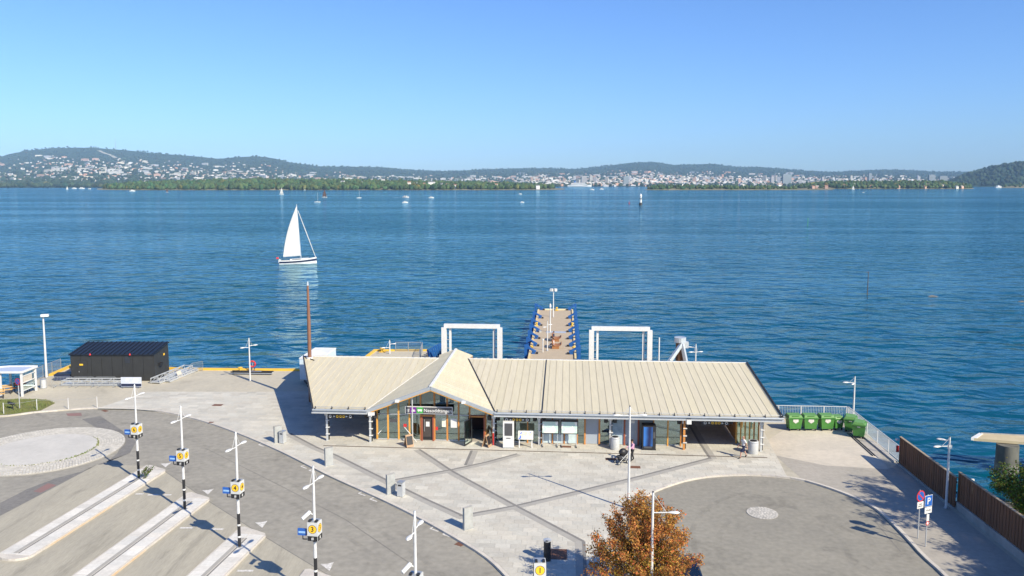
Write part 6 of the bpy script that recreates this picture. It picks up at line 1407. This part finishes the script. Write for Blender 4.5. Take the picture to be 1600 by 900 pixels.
m = MB(); m.prism([(-2.2, -.9), (1.6, -.75), (3.0, -.3), (3.0, .3), (1.6, .75), (-2.2, .9)], 1.05, 1.5); C = m.build('cabin', M['hull'], SBt)
for s_ in (-1, 1): MB().box((-.3, s_ * .88, 1.3), (2.6, .03, .14)).build('cabin_window', M['black'], C)
MB().tube([(.9, 0, 1.0), (.7, 0, 17.0)], [.1, .07], 8).build('mast', M['galv_light'], SBt); MB().tube([(.85, 0, 2.3), (-4.0, -.25, 2.2)], .08, 8).build('boom', M['galv_light'], SBt)
sail_mesh((.75, 0, 2.45), (.68, 0, 16.6), (-4.0, -.35, 2.35), .5).build('mainsail', M['sail'], SBt, smooth=True)
MB().tube([(5.0, 0, 1.4), (3.0, 0, 8.2), (.95, 0, 15.2)], [.07, .11, .07], 8).build('furled_jib', M['sail'], SBt); MB().tube([(-5.0, 0, 1.3), (.7, 0, 16.9)], .012, 4).build('backstay', M['galv'], SBt)
for s_ in (-1, 1): MB().tube([(.6, s_ * 1.45, 1.2), (.75, s_ * .5, 8.6), (.7, 0, 15.8)], .014, 4).build('shroud', M['galv'], SBt)
MB().tube([(.8, -.6, 8.6), (.8, .6, 8.6)], .04, 6).build('spreader', M['galv_light'], SBt)
m = MB(); [m.tube([(x, s_ * 1.3, 1.2), (x, s_ * 1.3, 1.75)], .02, 4) for x in (-4.5, -3, -1.5, 0, 1.5, 3) for s_ in (-1, 1)]; [m.tube([(-4.6, s_ * 1.3, 1.75), (3.1, s_ * 1.2, 1.8)], .012, 4) for s_ in (-1, 1)]; m.build('guard_rail', M['galv'], SBt)
MB().tube([(-4.9, .3, 1.2), (-5.4, .3, 2.3)], .03, 5).build('flagstaff', M['galv'], SBt); MB().box((-5.6, .3, 1.95), (.7, .02, .5)).build('flag', M['red'], SBt)
m = MB(); m.tube([(-5.0 + .3 * math.cos(a), -.9, 1.0 + .55 * math.sin(a)) for a in [k * math.pi / 8 for k in range(17)]], .12, 6); m.build('dinghy_ring', M['hull'], SBt)
# crew in the cockpit
def skin_figure(joints, edges, root, name='tmp'):
    """one continuous body grown over a skeleton"""
    names = list(joints); me = bpy.data.meshes.new(name); me.from_pydata([joints[k][0] for k in names], [(names.index(a), names.index(b_)) for a, b_ in edges], []); o = bpy.data.objects.new(name, me); COL.objects.link(o)
    md = o.modifiers.new('skin', 'SKIN'); md.use_smooth_shade = True; sk = me.skin_vertices[0].data
    for i, k in enumerate(names): r_ = joints[k][1]; sk[i].radius = (r_, r_) if not isinstance(r_, tuple) else r_; sk[i].use_root = (k == root)
    sb = o.modifiers.new('sub', 'SUBSURF'); sb.levels = 2; sb.render_levels = 2
    dg = bpy.context.evaluated_depsgraph_get(); out = bpy.data.meshes.new_from_object(o.evaluated_get(dg)); bpy.data.objects.remove(o); bpy.data.meshes.remove(me); return out
def person(label, loc, rz, pose, shirt, trousers, hair, bare_arms=True, bare_shins=False, shoes='black', bald=False):
    t = thing('person', label, 'person', loc, rz); J = {k: (Vector(v[0]), v[1]) for k, v in pose.items()}
    E_ = [('pelvis', 'waist'), ('waist', 'chest'), ('chest', 'neck'), ('neck', 'head'), ('head', 'crown')]
    for s_ in 'LR': E_ += [('chest', 'sh' + s_), ('sh' + s_, 'el' + s_), ('el' + s_, 'wr' + s_), ('wr' + s_, 'pa' + s_), ('pelvis', 'hip' + s_), ('hip' + s_, 'kn' + s_), ('kn' + s_, 'an' + s_), ('an' + s_, 'toe' + s_)]
    me = skin_figure(J, E_, 'pelvis'); me.materials.clear(); me.materials.append(M['skin'])
    bm = bmesh.new(); bm.from_mesh(me); seg = {e: (J[e[0]][0], J[e[1]][0]) for e in E_}
    def near(p):
        best = None
        for e, (a, b_) in seg.items():
            d = b_ - a; u = max(0, min(1, (p - a).dot(d) / max(1e-6, d.length_squared))); q = (p - a - d * u).length
            if best is None or q < best[0]: best = (q, e, u)
        return best[1], best[2]
    cls = [near(f.calc_center_median()) for f in bm.faces]
    def shell(name, test, m, push):
        sel = [f for f, c in zip(bm.faces, cls) if test(*c)]; mp = {}; vs_ = []; fs = []
        for f in sel:
            idx = []
            for v_ in f.verts:
                if v_.index not in mp: mp[v_.index] = len(vs_); vs_.append(v_.co + v_.normal * push)
                idx.append(mp[v_.index])
            fs.append(idx)
        if fs: MB().add(vs_, fs).build(name, m, t, smooth=True)
    bm.normal_update(); bm.verts.ensure_lookup_table()
    # fingers, nose and ears joined onto the body
    ex = MB()
    for s_ in 'LR':
        w_, q = J['wr' + s_][0], J['pa' + s_][0]; d = (q - w_).normalized(); sd = d.cross(Vector((1, 0, 0))).normalized() if abs(d.x) < .9 else Vector((0, 0, 1)); cu = d.cross(sd)
        for k, (o_, L) in enumerate(((-.03, .065), (-.01, .08), (.01, .075), (.03, .06))): b0 = q + sd * o_; ex.tube([b0, b0 + d * L * .55 + cu * .008, b0 + d * L + cu * .025], [.011, .0095, .007], 6)
        b0 = w_.lerp(q, .45) + sd * -.035; ex.tube([b0, b0 + d * .03 - sd * .03, b0 + d * .065 - sd * .035], [.013, .011, .008], 6)
    hd = J['head'][0]; ex.tube([hd + Vector((0, -.085, .02)), hd + Vector((0, -.118, -.015))], [.012, .02], 6)
    for s_ in (-1, 1): ex.ellipsoid(hd + Vector((s_ * .088, .0, 0)), (.014, .025, .034), 6, 4)
    tmp = ex.mesh('x', M['skin']); bm2 = bm.copy(); bm2.from_mesh(tmp); body = bpy.data.meshes.new('body'); bm2.to_mesh(body); bm2.free(); body.materials.append(M['skin']); body.polygons.foreach_set('use_smooth', [True] * len(body.polygons)); B = link('body', body, t)
    for s_ in (-1, 1): MB().ellipsoid(hd + Vector((s_ * .034, -.09, .022)), (.014, .008, .009), 6, 4).build('eye', M['black'], B)
    MB().box(hd + Vector((0, -.094, -.055)), (.05, .01, .012)).build('mouth', M['red'], B)
    arm = lambda e, u: e[0][:2] in ('sh', 'el') or e == ('chest', 'sh' + e[1][-1])
    shell('shirt', lambda e, u: e in (('waist', 'chest'), ('chest', 'neck')) and not (e == ('chest', 'neck') and u > .75) or (e[0] == 'chest' and e[1][:2] == 'sh') or (e == ('pelvis', 'waist') and u > .3) or (e[0][:2] == 'sh' and (not bare_arms or u < .6)) or (e[0][:2] == 'el' and not bare_arms), shirt, .014)
    shell('trousers', lambda e, u: (e == ('pelvis', 'waist') and u <= .45) or (e[0] == 'pelvis' and e[1][:3] == 'hip') or (e[0][:3] == 'hip' and (not bare_shins or u < .95)) or (e[0][:2] == 'kn' and not bare_shins and u < .93), trousers, .012)
    shell('shoes', lambda e, u: e[0][:2] == 'an' or (e[0][:2] == 'kn' and u > .93), M[shoes], .012)
    shell('hair', lambda e, u: (e == ('head', 'crown') and (u > .25 if not bald else False)), hair, .016)
    if not bald: MB().ellipsoid(hd + Vector((0, .035, .05)), (.1, .095, .115), 12, 8).build('hair', hair, t, smooth=True)
    bm.free(); bpy.data.meshes.remove(me); return t
def std_pose(lean=0.0, stride=.0, armL=None, armR=None, H=1.76):
    s = H / 1.76; P_ = {'pelvis': ((0, 0, .95), (.15, .11)), 'waist': ((0, -.02 * lean, 1.1), (.145, .105)), 'chest': ((0, -.06 * lean, 1.34), (.17, .115)), 'neck': ((0, -.1 * lean, 1.5), .055), 'head': ((0, -.12 * lean - .01, 1.63), .088), 'crown': ((0, -.11 * lean, 1.71), .07)}
    for k, sg in (('L', -1), ('R', 1)):
        P_['hip' + k] = ((sg * .095, 0, .9), .092); P_['kn' + k] = ((sg * .1, -.06 - stride * sg * .22, .49), .062); P_['an' + k] = ((sg * .1, .02 - stride * sg * (.34 if sg > 0 else .3), .09 + (.06 if stride and sg < 0 else 0)), .042); P_['toe' + k] = ((sg * .11, -.15 - stride * sg * .36, .04 + (.0 if stride and sg < 0 else 0)), .036)
        a = (armL if sg < 0 else armR) or ((.04 * sg, .12 * stride * sg, -.28), (.05 * sg, -.06 + .22 * stride * sg, -.52))
        sh = Vector((sg * .19, -.05 * lean, 1.41)); P_['sh' + k] = (sh, .058); P_['el' + k] = (sh + Vector(a[0]), .043); P_['wr' + k] = (sh + Vector(a[1]), .03); d = (Vector(a[1]) - Vector(a[0])).normalized(); P_['pa' + k] = (sh + Vector(a[1]) + d * .09, .034)
    return {k: (tuple(Vector(v[0]) * s), (tuple(q * s for q in v[1]) if isinstance(v[1], tuple) else v[1] * s)) for k, v in P_.items()}
fab = lambda n_, c: mat(n_, c, .85, scale=8)
p = at(1161.5, 715.5, PZ); person('man in white t-shirt and navy shorts walking past the bin', p, R(-75), std_pose(.3, 1.0), fab('white_tee', (.72, .7, .69)), fab('navy_shorts', (.012, .018, .06)), fab('grey_hair', (.3, .28, .26)), True, True, 'black', True)
p = at(988, 720.5, PZ); person('woman with dark hair in pink top and black trousers pushing a stroller', p, R(-62), std_pose(.5, .6, ((-.02, -.2, -.22), (.0, -.42, -.3)), ((.02, -.2, -.22), (.0, -.42, -.3)), 1.68), fab('pink_top', (.55, .3, .42)), fab('black_trousers', (.02, .02, .024)), fab('dark_hair', (.025, .015, .012)), False)
# stroller
d = Vector((-math.sin(R(62)), -math.cos(R(62)), 0)); t = thing('stroller', 'black baby stroller pushed across the plaza', 'stroller', p + d * .98, R(-62))
m = MB(); hood = []
for k in range(7): a = math.pi * (.1 + .5 * k / 6); hood.append((math.cos(a), math.sin(a)))
m.ellipsoid((0, .1, .85), (.26, .34, .28), 12, 8); m.build('hood', M['black'], t, smooth=True); MB().bar((0, .3, .55), (0, -.35, .5), .42, .16).bar((0, .3, .55), (0, .42, .95), .4, .08).build('seat', fab('stroller_grey', (.05, .05, .055)), t)
for s_ in (-1, 1): MB().tube([(s_ * .25, -.42, .15), (s_ * .25, .35, .75), (s_ * .24, .62, 1.05)], .018, 6).tube([(s_ * .25, .38, .15), (s_ * .25, -.2, .6)], .018, 6).build('frame_side', M['galv'], t)
MB().tube([(-.24, .62, 1.05), (.24, .62, 1.05)], .022, 6).build('handlebar', M['rubber'], t); MB().box((0, 0, .3), (.42, .5, .14)).build('basket', M['black'], t)
for x in (-.26, .26):
    for y, r_ in ((-.42, .13), (.38, .16)): w = MB().tube([(x - .02, y, r_), (x + .02, y, r_)], r_, 16).build('wheel', M['rubber'], t); MB().tube([(x - .022, y, r_), (x + .022, y, r_)], r_ * .6, 12).build('hub', M['galv'], w)
# pair on the pier bench
def seat_pose(H=1.7):
    q = std_pose(.2, 0, ((-.05, -.08, -.27), (.02, -.3, -.36)), ((.05, -.08, -.27), (-.02, -.3, -.36)), H); dz = -.42
    out = {k: ((v[0][0], v[0][1], v[0][2] + dz), v[1]) for k, v in q.items()}
    for k, sg in (('L', -1), ('R', 1)): out['hip' + k] = ((sg * .1, 0, .5), .1); out['kn' + k] = ((sg * .12, -.46, .52), .066); out['an' + k] = ((sg * .12, -.5, .09), .044); out['toe' + k] = ((sg * .13, -.68, .04), .036)
    return out
q = pw(.1, 10.6, .0); person('person in pale top sitting on the nearer pier bench', q, prz + R(-90), seat_pose(), fab('pale_top', (.62, .5, .45)), fab('denim', (.2, .25, .36)), fab('brown_hair', (.1, .055, .03)))
q = pw(.05, 15.3, .0); person('person in dark jacket sitting on the farther pier bench', q, prz + R(-90), seat_pose(1.75), fab('navy_jacket', (.03, .04, .09)), fab('grey_trousers', (.16, .16, .17)), fab('dark_hair_b', (.03, .02, .015)), False)

# ---- distant boats
def small_sail(px, py, hpx, lab, dark=False, sails=True):
    p = on_water(px, py); k = p.y / F; H = hpx * k; L = H * .62; t = thing('distant_sailboat', lab, 'sailboat', p, R(random.uniform(-25, 25)), 'distant boats under sail')
    hull_mb(L, L * .28, L * .09).build('hull', [M['hull'], M['hull'] if not dark else M['navy'], M['teak']], t); MB().tube([(L * .08, 0, 0), (L * .06, 0, H)], L * .009 + .06, 6).build('mast', M['galv_light'] if not dark else M['pole_brown'], t)
    if sails:
        sail_mesh((L * .07, 0, H * .12), (L * .06, 0, H * .97), (-L * .4, -.3, H * .12), .4, 6).build('mainsail', M['sail_dark' if dark else 'sail'], t); sail_mesh((L * .46, 0, H * .1), (L * .1, 0, H * .85), (L * .1, .3, H * .12), .3, 6).build('jib', M['sail_dark' if dark else 'sail'], t)
    MB().box((-L * .05, 0, L * .11), (L * .3, L * .13, L * .06)).build('cabin', M['hull'], t); return t
small_sail(440, 304, 11, 'small white sailing boat under the wooded shore'); small_sail(507, 308.5, 13, 'dark-sailed boat with a pale hull near the peninsula', True); small_sail(261, 300.5, 7, 'small dark-sailed boat off the left shore', True); small_sail(561, 309.5, 12, 'boat with a bare mast off the peninsula', False, False); small_sail(476, 297, 6, 'tiny sailing boat close under the peninsula trees', False, False); small_sail(1349, 301, 8, 'small boat with a thin mast before the wooded island', True, False)
small_sail(1333, 296.5, 7, 'tiny white sail close under the wooded island'); small_sail(185, 296, 5, 'tiny white sail by the left shore'); small_sail(105, 296, 5, 'white sail nearest the moored boats at the left shore'); small_sail(496, 316, 15, 'gaff rigged wooden boat with a bare mast off the peninsula', False, False)
def motor(px, py, wpx, lab, wake=0):
    p = on_water(px, py); L = wpx * p.y / F; t = thing('distant_motorboat', lab, 'motorboat', p, R(random.uniform(-20, 20)), 'distant motorboats')
    hull_mb(L, L * .34, L * .13).build('hull', [M['hull'], M['hull'], M['teak']], t); MB().prism([(-L * .25, -L * .13), (L * .15, -L * .12), (L * .22, 0), (L * .15, L * .12), (-L * .25, L * .13)], L * .1, L * .3).build('cabin', M['hull'], t); MB().box((L * .02, 0, L * .24), (L * .3, L * .265, L * .05)).build('window', M['black'], t)
    if wake:
        w_ = wake * p.y / F; m = MB(); m.add([(-L * .45, -L * .12, .05), (-L * .45, L * .12, .05), (-w_, L * .5, .05), (-w_, -L * .5, .05)], [(0, 3, 2, 1)]); m.build('wake', mat('wake_foam', (.6, .68, .72), .6, c2=(.1, .22, .32), scale=.4), t)
for a in ((634, 309, 11, 'white motorboat with a long wake off the peninsula', 20), (633, 317, 9, 'small white motorboat nearest in the middle of the fjord', 0), (674, 309.5, 8, 'white motorboat right of the boat with a wake', 8), (816, 316.5, 6, 'small white motorboat left of the beacon', 6), (207, 299, 8, 'white motorboat off the left shore', 8), (925, 297, 7, 'white motorboat before the harbour', 6), (940, 296, 6, 'second white motorboat before the harbour', 0), (1518, 291.5, 12, 'white ferry below the right hillside', 0), (1560, 293.5, 13, 'low white boat at the skerry', 0), (116, 295, 7, 'moored white motorboat at the left shore', 0), (128, 295, 8, 'second moored white motorboat at the left shore', 0), (140, 295.5, 5, 'third moored white motorboat at the left shore', 0), (813, 303.5, 5, 'tiny white motorboat under the peninsula tip', 5)): motor(*a)
# cruise ferry at the city quay
Yf = 5150; x = (905 - 800) / F * Yf; t = thing('passenger_ship', 'long white passenger ship at the far city quay', 'ship', (x, Yf, WZ), 0); hull_mb(150, 22, 9).build('hull', [M['hull'], M['hull'], M['hull']], t)
for k in range(4): MB().box((-6 + k * 2, 0, 11 + k * 4.2), (112 - k * 16, 20 - k, 4)).build('deck_house', M['hull'], t); MB().box((-6 + k * 2, 0, 11.4 + k * 4.2), (110 - k * 16, 20.4 - k, 1.2)).build('window_band', M['dark_sign'], t)
MB().box((-30, 0, 32), (12, 8, 12)).build('funnel', M['blue'], t)
# beacon, stake, awash rocks
p = on_water(1001, 320.5); k = p.y / F; t = thing('beacon_tower', 'slim white and black beacon tower standing in the fjord', 'beacon', p); h_ = 18 * k; MB().tube([(0, 0, -1), (0, 0, h_ * .22)], [3.2 * k, 2.2 * k], 12).build('base', M['black'], t); MB().tube([(0, 0, h_ * .22), (0, 0, h_ * .75)], [1.7 * k, 1.3 * k], 12).build('shaft', M['white'], t); MB().tube([(0, 0, h_ * .5), (0, 0, h_ * .58)], 1.6 * k, 12).build('band', M['black'], t); MB().tube([(0, 0, h_ * .75), (0, 0, h_ * .78), (0, 0, h_ * .9), (0, 0, h_)], [2 * k, 2 * k, 1.2 * k, .2 * k], 12).build('lantern', M['white'], t)
p = on_water(983, 318); t = thing('red_buoy', 'small red buoy left of the beacon', 'buoy', p); MB().tube([(0, 0, -.5), (0, 0, .6), (0, 0, .9), (0, 0, 2.6)], [.7, .8, .2, .1], 10).build('body', M['red'], t); MB().ellipsoid((0, 0, 2.7), (.3, .3, .3)).build('topmark', M['red'], t)
p = on_water(1355, 461); t = thing('channel_stake', 'thin dark stake with a short crossarm in the water', 'stake', p); MB().tube([(0, 0, -2), (.05, 0, 4.85)], [.11, .07], 8).build('pole', M['bark'], t); MB().bar((-.35, 0, 4.75), (.2, 0, 4.8), .12).build('crossarm', M['bark'], t)
p = on_water(1262, 353); t = thing('channel_stake', 'small thin green stake far out in the water', 'stake', p); MB().tube([(0, 0, -2), (.05, 0, 3.8)], [.14, .1], 8).build('pole', M['green_sign'], t); MB().box((0, 0, 3.9), (.4, .2, .3)).build('topmark', M['green_sign'], t)
for k, (px, py, w_, lab) in enumerate(((1456, 463, 1.5, 'low dark rock awash beyond the fence'), (1597, 471, 1.3, 'low dark rock at the right picture edge'))):
    p = on_water(px, py); V = ICO_V * (1 + .5 * (rng.random((len(ICO_V), 1)) - .5)); tag(MB().add([(v_[0] * w_, v_[1] * .8, v_[2] * .42) for v_ in V], ICO_F.tolist()).build('skerry_rock', M['rock'], None, p - Vector((0, 0, .2))), lab, 'rock')
# dark blue car at the lower edge
t = thing('parked_car', 'dark blue car partly hidden behind the autumn tree', 'car', (8.95, 40.9, 0), R(88)); m = MB()
prof = [(-2.1, .35), (-2.15, .75), (-1.95, .98), (-1.2, 1.42), (.2, 1.46), (1.0, 1.02), (1.95, .86), (2.15, .6), (2.12, .32)]
for sgn in (-1, 1):
    pass
W_ = [.86, .88, .86, .66, .68, .84, .84, .8, .82]; vs_ = [(x, -w_, z) for (x, z), w_ in zip(prof, W_)] + [(x, w_, z) for (x, z), w_ in zip(prof, W_)]; n = len(prof)
m.add(vs_, [[i, i + 1, n + i + 1, n + i] for i in range(n - 1)] + [[n - 1, 0, n, 2 * n - 1], list(range(n))[::-1], [n + i for i in range(n)]]); cb = m.build('body', M['car'], t, smooth=True); md = cb.modifiers.new('bevel', 'BEVEL'); md.width = .09; md.segments = 3
for s_ in (-1, 1):
    MB().add([(-1.5, s_ * .8, 1.0), (.75, s_ * .8, 1.02), (.15, s_ * .71, 1.36), (-1.05, s_ * .7, 1.36)], [(0, 1, 2, 3)]).build('side_window', M['black'], t)
    for x in (-1.35, 1.35): w = MB().tube([(x, s_ * .7, .32), (x, s_ * .88, .32)], .32, 20).build('wheel', M['rubber'], t); MB().tube([(x, s_ * .72, .32), (x, s_ * .89, .32)], .2, 14).build('rim', M['galv'], w)
    MB().box((2.05, s_ * .6, .66), (.2, .3, .14)).build('headlight', M['white'], t); MB().box((-2.1, s_ * .62, .8), (.12, .26, .16)).build('tail_light', M['red'], t); MB().box((.75, s_ * .95, 1.05), (.14, .2, .13)).build('mirror', M['car'], t)
MB().add([(.95, -.7, 1.06), (.95, .7, 1.06), (.28, .6, 1.45), (.28, -.6, 1.45)], [(0, 1, 2, 3)]).build('windscreen', M['black'], t)
